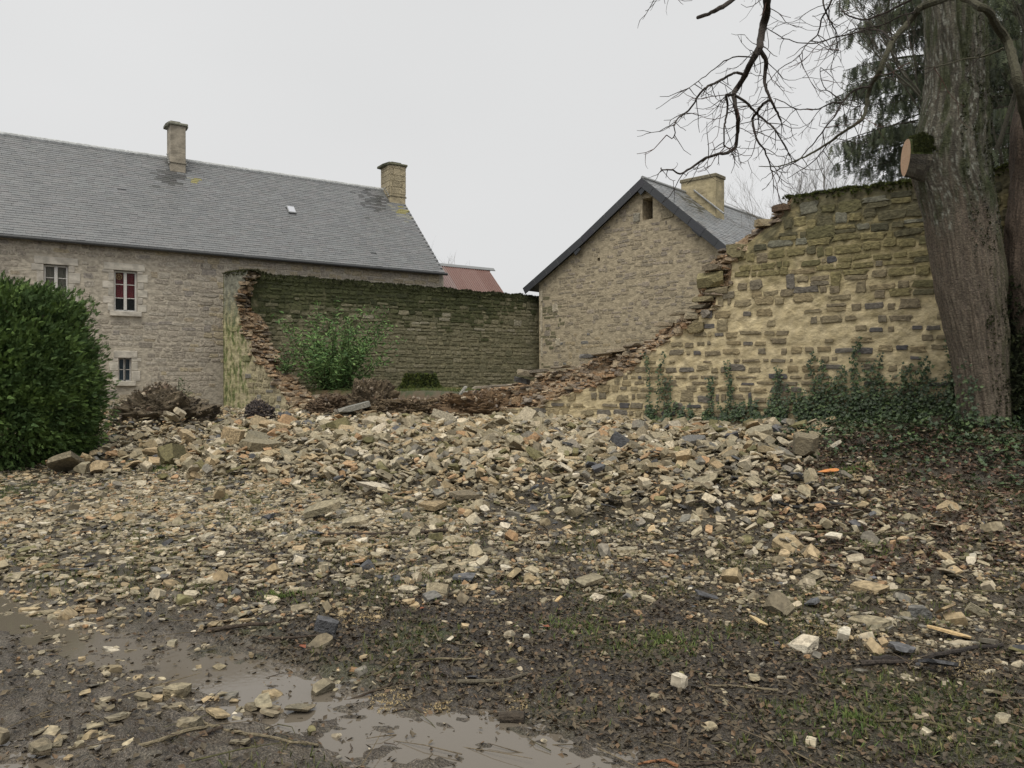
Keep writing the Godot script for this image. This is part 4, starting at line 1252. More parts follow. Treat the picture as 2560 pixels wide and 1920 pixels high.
func branch_lines() -> Dictionary:
	return {
	"main": [[V(3.098,6.523,-9.311), V(3.080,6.256,-9.292), V(3.169,6.207,-9.578), V(3.183,6.119,-9.750), V(3.084,5.837,-9.556), V(2.972,5.599,-9.280), V(2.899,5.466,-9.327), V(2.890,5.374,-9.627), V(2.838,5.296,-9.741), V(2.733,5.134,-9.502)], 0.040, 0.024],
	"low": [[V(2.742,5.146,-9.535), V(2.687,4.863,-9.241), V(2.728,4.761,-9.282), V(2.796,4.662,-9.555), V(2.802,4.549,-9.615), V(2.614,4.368,-9.331), V(2.428,4.281,-9.075), V(2.340,4.278,-9.178), V(2.302,4.296,-9.445), V(2.183,4.213,-9.441), V(1.996,4.063,-9.128), V(1.872,4.046,-8.920), V(1.780,4.095,-9.078), V(1.805,4.190,-9.327)], 0.022, 0.005],
	"hook": [[V(2.649,5.031,-9.211), V(2.569,5.024,-9.192), V(2.637,5.089,-9.478), V(2.703,5.056,-9.650), V(2.625,4.808,-9.456), V(2.531,4.623,-9.180), V(2.538,4.464,-9.227), V(2.639,4.504,-9.527)], 0.013, 0.006],
	"fork": [[V(2.730,5.094,-9.411), V(2.843,5.022,-9.392), V(3.026,5.017,-9.678), V(3.129,5.029,-9.850), V(3.177,4.876,-9.656), V(3.204,4.665,-9.380), V(3.267,4.609,-9.427), V(3.493,4.498,-9.727), V(3.584,4.384,-9.841)], 0.013, 0.004],
	"right": [[V(3.035,5.670,-9.460), V(3.193,5.672,-9.704), V(3.277,5.659,-9.942), V(3.226,5.414,-9.825), V(3.170,5.154,-9.525), V(3.215,5.007,-9.481), V(3.382,4.972,-9.758), V(3.480,4.964,-9.950)], 0.024, 0.008],
	"drop": [[V(3.204,5.108,-9.611), V(3.132,5.059,-9.592), V(3.138,5.051,-9.878), V(3.143,5.035,-10.050), V(3.094,4.858,-9.856), V(3.038,4.622,-9.580), V(3.143,4.516,-9.627), V(3.303,4.464,-9.927), V(3.379,4.365,-10.041), V(3.329,4.151,-9.802), V(3.253,3.932,-9.560)], 0.015, 0.003],
	"left": [[V(2.710,5.194,-9.011), V(2.611,5.192,-8.962), V(2.628,5.283,-9.218), V(2.575,5.281,-9.360), V(2.398,5.135,-9.136), V(2.207,4.962,-8.830), V(2.162,4.918,-8.847), V(2.165,4.911,-9.117), V(2.104,4.837,-9.201), V(1.942,4.664,-8.932), V(1.823,4.473,-8.660), V(1.856,4.428,-8.739), V(1.868,4.443,-9.010), V(1.816,4.489,-9.032)], 0.013, 0.004],
	"stubby": [[V(2.770,6.198,-8.930), V(2.696,6.217,-9.213), V(2.607,6.133,-9.184), V(2.433,5.925,-8.886), V(2.320,5.817,-8.755), V(2.291,5.888,-8.983), V(2.228,5.968,-9.236)], 0.024, 0.015],
	"whip": [[V(2.786,5.350,-8.911), V(2.604,5.341,-8.862), V(2.508,5.391,-9.118), V(2.431,5.357,-9.260), V(2.145,5.097,-9.036), V(1.832,4.825,-8.730), V(1.638,4.688,-8.747)], 0.006, 0.002],
	"arch": [[V(5.767,6.749,-10.411), V(5.622,6.693,-10.392), V(5.641,6.761,-10.678), V(5.602,6.672,-10.850), V(5.277,6.325,-10.656), V(5.031,5.968,-10.380), V(4.944,5.737,-10.427), V(4.997,5.727,-10.727), V(5.010,5.575,-10.841), V(4.851,5.264,-10.602), V(4.662,5.087,-10.360), V(4.491,4.982,-10.469), V(4.426,4.933,-10.770), V(4.235,4.819,-10.822), V(3.890,4.626,-10.548), V(3.568,4.491,-10.350), V(3.372,4.538,-10.518)], 0.040, 0.004],
	"arch2": [[V(4.780,5.532,-10.260), V(4.743,5.602,-10.504), V(4.737,5.636,-10.742), V(4.558,5.448,-10.625), V(4.320,5.153,-10.325), V(4.178,4.983,-10.281), V(4.164,4.899,-10.558), V(4.094,4.797,-10.750), V(3.900,4.618,-10.576), V(3.485,4.397,-10.291)], 0.012, 0.004],
	"arch3": [[V(4.359,5.287,-10.160), V(4.307,5.360,-10.404), V(4.245,5.366,-10.642), V(4.040,5.324,-10.525), V(3.771,5.218,-10.225), V(3.601,5.287,-10.181), V(3.558,5.450,-10.458)], 0.008, 0.004],
	"arch4": [[V(4.386,5.347,-10.260), V(4.348,5.546,-10.504), V(4.349,5.716,-10.742), V(4.254,5.848,-10.625), V(4.137,5.805,-10.325)], 0.007, 0.003],
	"arch5": [[V(5.016,6.105,-10.160), V(5.011,6.323,-10.404), V(5.014,6.463,-10.642), V(4.816,6.410,-10.525), V(4.540,6.219,-10.225), V(4.291,6.153,-10.181), V(4.140,6.198,-10.458), V(4.008,6.282,-10.650), V(3.706,6.269,-10.476), V(3.375,6.272,-10.191)], 0.010, 0.004],
	"arch6": [[V(5.411,6.568,-10.360), V(5.347,6.621,-10.604), V(5.222,6.620,-10.842), V(4.924,6.525,-10.725), V(4.566,6.356,-10.425), V(4.422,6.250,-10.381), V(4.460,6.366,-10.658)], 0.008, 0.004],
	"arch7": [[V(5.432,6.789,-10.460), V(5.236,6.749,-10.704), V(5.155,6.781,-10.942), V(4.953,6.685,-10.825), V(4.673,6.568,-10.525), V(4.528,6.610,-10.481), V(4.583,6.840,-10.758), V(4.648,7.065,-10.950)], 0.012, 0.005],
	"arch8": [[V(4.134,4.713,-10.060), V(4.079,4.587,-10.304), V(4.015,4.529,-10.542), V(3.719,4.348,-10.425)], 0.006, 0.003],
	"red": [[V(4.033,6.669,-10.035), V(3.964,6.330,-9.771), V(4.044,6.246,-9.842), V(4.260,6.220,-10.145), V(4.321,6.092,-10.235), V(4.237,5.891,-9.981)], 0.010, 0.004],
	"red2": [[V(4.063,6.491,-9.711), V(3.983,6.321,-9.692), V(4.010,6.280,-9.978), V(4.033,6.177,-10.150), V(3.821,5.970,-9.956), V(3.613,5.703,-9.680), V(3.528,5.635,-9.727)], 0.010, 0.003],
	"over": [[V(5.536,6.672,-10.511), V(5.653,6.726,-10.492), V(6.002,6.939,-10.778), V(6.295,7.073,-10.950), V(6.378,6.936,-10.756), V(6.372,6.689,-10.480), V(6.511,6.664,-10.527), V(6.827,6.580,-10.827), V(7.031,6.435,-10.941), V(6.958,6.072,-10.702), V(6.863,5.718,-10.460), V(7.015,5.412,-10.569), V(7.313,5.111,-10.870), V(7.463,4.799,-10.922)], 0.030, 0.055],
	"cross": [[V(6.420,5.955,-10.060), V(6.327,5.952,-10.304), V(6.156,6.005,-10.542), V(5.868,5.893,-10.425), V(5.486,5.739,-10.125), V(5.219,5.774,-10.081)], 0.010, 0.003],	}
# ---------------------------------------------------------------- trees behind the walls
func grow(s: Soup, from: Vector3, dir: Vector3, len: float, r: float, depth: int, col: Color, spread: float, lift: float):
	var pts: Array = [from]; var d := dir; var p := from
	var n := 5
	for i in n:
		d = (d + V(R(-.16, .16), lift * .1 + R(-.1, .1), R(-.16, .16))).normalized()
		p += d * len / n; pts.append(p)
	tube(s, pts, r, r * .55, col, 6 if r > .03 else 4)
	if depth == 0: return
	var k := 3 if depth > 1 else 4
	for i in k + rng.randi() % 2:
		var j := 2 + rng.randi() % 4
		var nd := (d + V(R(-1, 1), R(-.5, .9) + lift * .2, R(-1, 1)) * spread).normalized()
		grow(s, pts[j], nd, len * R(.5, .78), r * .55 * R(.7, 1.0), depth - 1, col, spread, lift)

func bare_tree(called: String, label: String, at: Vector3, height: float, r: float, stems: int, col: Color, spread: float, depth: int):
	var h := thing(called, label, "tree", at)
	for i in stems:
		var st := Soup.new()
		var lean := V(R(-.3, .3), 1, R(-.3, .3)).normalized()
		var pts: Array = [V(R(-.1, .1), -.3, R(-.1, .1))]
		for j in 6: pts.append(pts[-1] + (lean + V(R(-.1, .1), 0, R(-.1, .1))) * height * .1)
		tube(st, pts, r, r * .6, col, 8)
		put("trunk", st.mesh(), mats["bark"], h)
		var cr := Soup.new()
		for j in 7:
			var q: Vector3 = pts[3 + rng.randi() % 4]
			grow(cr, q, (lean + V(R(-1, 1), R(-.1, .6), R(-1, 1)) * .8).normalized(), height * R(.2, .34), r * .5, depth, col, spread, .5)
		put("crown", cr.mesh(), mats["bark"], h)

func far_trees():
	bare_tree("bare_tree", "pale bare tree with fine grey twigs behind the high wall", V(10.2, 1.3, -24.5), 7.4, .06, 3, Color(.27, .25, .22), .95, 4)
	bare_tree("bare_tree", "tall bare tree with greenish trunk beyond the tree trunks", V(13.0, 1.3, -20.5), 13.5, .17, 1, Color(.15, .145, .095), .45, 4)
	bare_tree("bare_tree", "forked bare tree with dark limbs beyond the tree trunks", V(12.4, 1.3, -19.0), 11.5, .12, 2, Color(.12, .11, .085), .4, 3)
	bare_tree("bare_bush", "small bare bush of thin upright twigs behind the farmhouse end", V(-4.15, 1.3, -44), 6.6, .05, 4, Color(.30, .28, .26), .8, 3)
	bare_tree("bare_bush", "tiny bare twiggy bush beyond the rusty barn roof", V(-.45, 1.3, -46), 4.3, .03, 3, Color(.32, .30, .28), .8, 2)
	spruce(V(11.5, 1.3, -20.0), 16.5, 4.0, "dark drooping spruce standing behind the high wall and trunk")
	spruce(V(16.4, 1.3, -25.0), 13.0, 3.2, "dark spruce further back behind the bare trees")

func spray_mesh() -> ArrayMesh:
	var s := Soup.new()
	for i in 9:
		var y := -i * .11
		for sg in [-1.0, 1.0]:
			var a := V(0, y, 0); var b := V(sg * R(.12, .26), y - R(.10, .22), R(-.08, .08))
			s.tri(a + V(0, .03, 0), a - V(0, .05, 0), b, shade(Color.WHITE, R(.7, 1.15)), Vector3.BACK)
	s.tri(V(-.02, 0, 0), V(.02, 0, 0), V(0, -1.05, 0), Color(.6, .6, .6), Vector3.BACK)
	return s.mesh()

func spruce(at: Vector3, height: float, reach: float, label: String):
	var h := thing("spruce_tree", label, "tree", at)
	var s := Soup.new()
	tube(s, [V(0, -.3, 0), V(0, height * .5, 0), V(0, height, 0)], .28, .05, Color(.06, .048, .038), 10)
	put("trunk", s.mesh(), mats["bark"], h)
	var br := Soup.new()
	var ts: Array = []; var cs: Array = []
	var y := height * .22
	while y < height - .3:
		var rr := reach * pow(1 - y / height, .45) + .2
		for k in 6:
			var a := R(0, TAU); var l := rr * R(.6, 1.1)
			var pts: Array = []
			for j in 8:
				var t := j / 7.0
				pts.append(V(cos(a) * l * t, y + .25 * t - .95 * t * t * l * .35 + .25 * t * t * t, sin(a) * l * t))
			tube(br, pts, .028, .006, Color(.05, .04, .03), 4)
			for m in int(l * 28):
				var t := pow(R(.02, 1.0), .75)
				var j: int = min(int(t * 7), 6)
				var p: Vector3 = pts[j].lerp(pts[j + 1], t * 7 - j)
				var side := V(-sin(a), 0, cos(a)) * R(-.34, .34) * (1.1 - t * .6)
				ts.append(Transform3D(Basis(Vector3.UP, R(0, TAU)) * Basis.from_euler(V(R(-.4, .4), 0, R(-.4, .4))) * Basis.from_scale(Vector3.ONE * R(.2, .46)), p + side + V(0, -abs(side.length()) * .25, 0)))
				cs.append(shade(pick([Color(.048, .064, .034), Color(.058, .076, .036), Color(.038, .052, .030), Color(.08, .10, .042)]), R(.8, 1.25)))
		y += R(.26, .4)
	put("branches", br.mesh(), mats["bark"], h).set_meta("kind", "stuff")
	many("crown", spray_mesh(), mats["needles"], ts, cs, h)

# ---------------------------------------------------------------- clipped cypress hedge
func frond_mesh() -> ArrayMesh:
	var s := Soup.new()
	for i in 11:
		var y := i * .09
		for sg in [-1.0, 1.0]:
			var l := .34 * (1.05 - i * .08) * R(.8, 1.15)
			var a := V(0, y, .05 * sin(i)); var b := V(sg * l, y + R(.2, .34), R(-.08, .08)); var m := a.lerp(b, .5)
			var w := V(-.035 * sg, .045, 0)
			s.quad(a, m - w, b, m + w, shade(Color.WHITE, R(.7, 1.2)), Vector3.BACK)
	s.quad(V(-.025, 0, 0), V(.025, 0, 0), V(.01, 1.15, .02), V(-.01, 1.15, .02), Color(.9, .9, .8), Vector3.BACK)
	return s.mesh()

func hull(a: float, yy: float) -> Vector3:
	var r := pow(max(0.0, 1 - pow(abs(yy), 14.0)), 1 / 14.0)
	var ca := cos(a); var sa := sin(a)
	var k: float = 1.0 / pow(pow(abs(ca), 4.5) + pow(abs(sa), 4.5), 1 / 4.5)
	var wide := 1.0 - .03 * sstep(-.1, .35, yy) - .07 * sstep(.3, .62, yy) - .08 * sstep(-.45, -1.0, yy)
	var bump := 1 + .06 * nf.get_noise_3d(ca * 120, yy * 120, sa * 120)
	return V(ca * k * r * 2.75 * wide * bump, yy * 1.55 * bump, sa * k * r * 1.75 * (wide * .5 + .5) * bump)

func hedge():
	var at := V(-10.3, 1.62, -13.1)
	var h := thing("cypress_hedge", "dense green clipped cypress hedge in front of the farmhouse", "hedge", at)
	for i in 26:
		var st := Soup.new()
		var q := V(R(-2.2, 2.3), -1.75, R(-1.2, 1.2))
		var pts: Array = [q]
		for j in 6: pts.append(pts[-1] + V(R(-.12, .12), .5, R(-.12, .12)))
		tube(st, pts, .045, .012, Color(.13, .10, .07), 6)
		for j in 34:
			var m: Vector3 = pts[1 + rng.randi() % 6]
			var e := V(clampf(m.x + R(-.9, .9), -2.5, 2.5), m.y + R(.0, .5), clampf(m.z + R(-1.0, 1.0), -1.6, 1.6))
			if e.y < 1.5: tube(st, [m, m.lerp(e, .5) + V(0, .05, 0), e], .009, .004, Color(.13, .10, .07), 4)
		put("stem", st.mesh(), mats["bark"], h)
	var ts: Array = []; var cs: Array = []
	var frond := [frond_mesh(), frond_mesh()]
	for k in 2:
		ts = []; cs = []
		for i in 62000:
			var a := R(-.9, PI + .25); var e := R(-1, 1) if rng.randf() < .8 else R(.93, 1.0)
			var q := hull(a, e)
			var o := V(q.x / 2.6, q.y / 1.4, q.z / 1.7).normalized()
			if abs(e) > .92: q = q * V(sqrt(rng.randf()), 1, sqrt(rng.randf()))
			var dn := R(.88, 1.015) if i % 3 else R(.5, .92)
			if rng.randf() < .07: dn = R(1.0, 1.09)
			var upv := (o * R(.5, 1.1) + Vector3.UP * R(-.2, .9) + V(R(-.6, .6), R(-.3, .3), R(-.6, .6))).normalized()
			var sd := upv.cross(o + V(R(-.5, .5), R(-.5, .5), R(-.5, .5))).normalized()
			var sc := R(.045, .10)
			ts.append(Transform3D(Basis(sd * sc, upv * sc, sd.cross(upv) * sc), q * dn))
			var cl := nf.get_noise_3d(q.x * 110, q.y * 110, q.z * 110)
			cs.append(shade(Color(.052, .105, .025).lerp(Color(.125, .21, .044), clampf(.35 + cl * 1.4 + R(-.2, .25), 0.0, 1.0)), R(.75, 1.15)))
		many("foliage", frond[k], mats["leaf"], ts, cs, h)
	var sh := Soup.new()
	for i in 60:
		var a := R(.2, 1.5)
		var q := hull(a, R(-.95, -.5))
		twig(sh, q * .8, R(.3, .6), .008, Color(.06, .048, .036), 1, q.normalized())
	put("bare_twigs", sh.mesh(), mats["bark"], h).set_meta("kind", "stuff")

# ---------------------------------------------------------------- plants in the court
func blade_leaf() -> ArrayMesh:
	var s := Soup.new()
	var a := V(0, 0, 0); var b := V(.16, .45, .06); var c := V(0, 1, -.10); var d := V(-.16, .45, .06); var m := V(0, .5, -.02)
	for t in [[a, b, m], [b, c, m], [c, d, m], [d, a, m]]: s.tri(t[0], t[1], t[2], Color.WHITE, Vector3.BACK)
	return s.mesh()

func leafy(h: Node3D, n_stems: int, height: float, wide: float, leaves: int, size: Vector2, pal: Array, m: String):
	var st := Soup.new(); var ts: Array = []; var cs: Array = []
	for i in n_stems:
		var d := V(R(-1, 1) * wide, R(.6, 1.1), R(-1, 1) * wide * .7).normalized()
		var pts: Array = [V(R(-.1, .1), -.1, R(-.1, .1)) * wide]
		var l := height * R(.3, 1.08)
		for j in 8:
			d = (d + V(R(-.2, .2), .04 + R(-.1, .1), R(-.2, .2))).normalized()
			pts.append(pts[-1] + d * l / 8)
		tube(st, pts, .014, .004, Color(.09, .10, .045), 4)
		for j in leaves:
			var t := R(1.5, 7.99); var k := int(t)
			var p: Vector3 = pts[k].lerp(pts[k + 1], t - k) + V(R(-1, 1), R(-1, 1), R(-1, 1)) * .10
			var ld := (V(R(-1, 1), R(-.9, .5), R(-1, 1)) + d * .3).normalized()
			var sd := ld.cross(V(R(-1, 1), R(-1, 1), R(-1, 1))).normalized()
			var sc := R(size.x, size.y)
			ts.append(Transform3D(Basis(sd * sc, ld * sc, sd.cross(ld) * sc), p)); cs.append(shade(pick(pal), R(.75, 1.3)))
	put("stems", st.mesh(), mats["bark"], h).set_meta("kind", "stuff")
	many("leaves", blade_leaf(), mats[m], ts, cs, h)

func court_plants():
	var g := [Color(.085, .165, .045), Color(.11, .20, .058), Color(.06, .125, .038), Color(.15, .235, .075)]
	var h := thing("narrow_leaved_shrub", "bright green bushy shrub with narrow leaves against the mossy wall", "shrub", V(-5.45, 1.25, -23.6))
	leafy(h, 120, 3.1, .85, 52, Vector2(.10, .20), g, "leaf")
	h = thing("broad_leaved_sprig", "small leafy sprig growing from the edge of the wall stump", "shrub", V(-6.85, 1.95, -23.35))
	leafy(h, 9, .7, .6, 16, Vector2(.10, .17), [Color(.10, .17, .05), Color(.06, .12, .04)], "leaf")
	h = thing("small_sapling", "little green sapling sprouting behind the dirt mound", "shrub", V(-8.05, .95, -18.7))
	leafy(h, 10, .75, .28, 22, Vector2(.06, .11), [Color(.06, .10, .03), Color(.045, .08, .03), Color(.10, .12, .04)], "leaf")
	# stump of a felled tree
	var at := V(-3.05, 1.36, -25.6)
	h = thing("tree_stump", "low sawn tree stump wrapped in bright green moss and ivy", "stump", at)
	var p := PackedVector3Array(); var c := PackedColorArray()
	for j in 12:
		var t := j / 11.0
		for i in 36:
			var a := TAU * i / 36
			var r := lerpf(.82, .42, pow(t, .35)) * (1 + .22 * nf.get_noise_2d(cos(a) * 90, sin(a) * 90))
			p.append(V(cos(a) * r, -.05 + .62 * t, sin(a) * r)); c.append(Color(.10, .12, .03).lerp(Color(.06, .05, .04), clamp(t * 1.3 - .5, 0.0, 1.0)))
	put("bark", grid_mesh(p, c, 12, 36, func(q): return V(q.x, 0, q.z), true), mats["bark"], h)
	var s := Soup.new()
	for i in 36: s.tri(V(0, .571, 0), p[11 * 36 + i] + V(0, .001, 0), p[11 * 36 + (i + 1) % 36] + V(0, .001, 0), shade(Color(.34, .27, .17), R(.9, 1.1)), Vector3.UP)
	put("sawn_top", s.mesh(), mats["wood"], h)
	var ts: Array = []; var cs: Array = []
	for i in 1500:
		var a := R(0, TAU); var t := R(0, .8)
		var r := lerpf(.84, .45, pow(t, .35))
		ts.append(Transform3D(turned() * Basis.from_scale(Vector3.ONE * R(.03, .10)), V(cos(a) * r, .6 * t, sin(a) * r)))
		cs.append(shade(pick([Color(.14, .19, .03), Color(.09, .13, .025), Color(.05, .08, .025), Color(.19, .23, .05)]), R(.8, 1.2)))
	many("moss", tuft_mesh(), mats["moss"], ts, cs, h)
	# sawdust beside the stump
	ts = []; cs = []
	for i in 3500:
		var x := R(-4.4, -1.2); var d := 25.9 + R(-.35, .35) + (x + 2.5) * -.1
		if nf.get_noise_2d(x * 100, d * 200) < -.1: continue
		ts.append(Transform3D(turned() * Basis.from_scale(Vector3.ONE * R(.02, .05)), gp(x, d) + V(0, .015, 0))); cs.append(shade(Color(.55, .44, .24), R(.8, 1.2)))
	tag(many("sawdust", tuft_mesh(), mats["wood"], ts, cs), "pale sawdust strewn on the court grass beside the mossy stump", "sawdust", "", "stuff")
	ts = []; cs = []
	for i in 15000:
		var x := R(-6.5, 6.0); var d := R(19.5, 29)
		var w := wall_q(x, d)
		if w.y > -1.0 or nf.get_noise_2d(x * 60, d * 60) < -.12: continue
		ts.append(Transform3D(Basis(Vector3.UP, R(0, TAU)) * Basis.from_euler(V(R(-.5, .5), 0, R(-.5, .5))) * Basis.from_scale(Vector3.ONE * R(.05, .10)), gp(x, d))); cs.append(shade(pick([Color(.09, .13, .03), Color(.07, .10, .025), Color(.14, .14, .05)]), R(.8, 1.2)))
	tag(many("court_grass", grass_mesh(), mats["leaf"], ts, cs), "thin green grass on the court floor behind the broken wall", "grass", "", "stuff")

func grass_mesh() -> ArrayMesh:
	var s := Soup.new()
	for i in 6:
		var a := R(0, TAU); var l := R(.6, 1.2); var lean := R(.15, .6)
		var f := V(cos(a), 0, sin(a)); var sd := V(-sin(a), 0, cos(a)) * .035
		var b := f * R(0, .2)
		var m := b + V(0, l * .6, 0) + f * lean * .35; var t := b + V(0, l, 0) + f * lean
		s.quad(b - sd, b + sd, m + sd * .8, m - sd * .8, Color.WHITE, f); s.tri(m - sd * .8, m + sd * .8, t, Color(1.1, 1.1, 1.0), f)
	return s.mesh()

# ---------------------------------------------------------------- rubble
var marks: Array = [[7.0, 10.2, 1.2, "before the ivy bank"], [3.3, 8.5, .7, "beside the black pipe"], [-8.2, 17.5, 1.2, "by the dirt mound"], [-3.75, 19.6, .9, "below the upright soil lump"], [-6.6, 20.6, 1.0, "at the foot of the wall stump"], [-1.0, 17.6, 1.2, "below the broken wall end"], [2.3, 14.0, 1.3, "under the ochre wall"], [4.1, 11.0, 1.0, "beside the bright grass tuft"], [-6.9, 11.6, 1.0, "at the foot of the hedge"], [-1.6, 3.6, .8, "in the puddle ruts"], [-3.2, 5.4, 1.0, "beside the brown puddle"], [2.5, 4.5, .8, "by the blackish stick"], [2.7, 5.0, .6, "beside the long splinter"], [-1.15, 4.7, .6, "beside the rust red leaf"], [.0, 3.8, .5, "near the short log"], [-.6, 8.2, .9, "by the long dark stick"], [-5.5, 13.3, 1.0, "between hedge and heap"], [5.0, 8.4, 1.0, "among leaves below the ivy"]]
func beside(x: float, d: float) -> String:         # what a thing lies next to, in words
	var best := 1.7
	var near := ""
	for m in marks:
		var dist: float = Vector2(x - m[0], d - m[1]).length() / m[2]
		if dist < best: best = dist; near = m[3]
	if near: return near
	if heapness(x, d) > .4:
		var w := wall_q(x, d)
		var across := "below the wall stump" if w.x < 3.5 else ("below the wall gap" if w.x < 10 else ("below the diagonal break" if w.x < 14 else "toward the old tree"))
		return "%s heap %s" % ["atop the" if w.y < 2 else ("halfway down the" if w.y < 4.5 else "at toe of"), across]
	return "on the bare mud" if d < 4.9 else "among strewn stones before the heap"

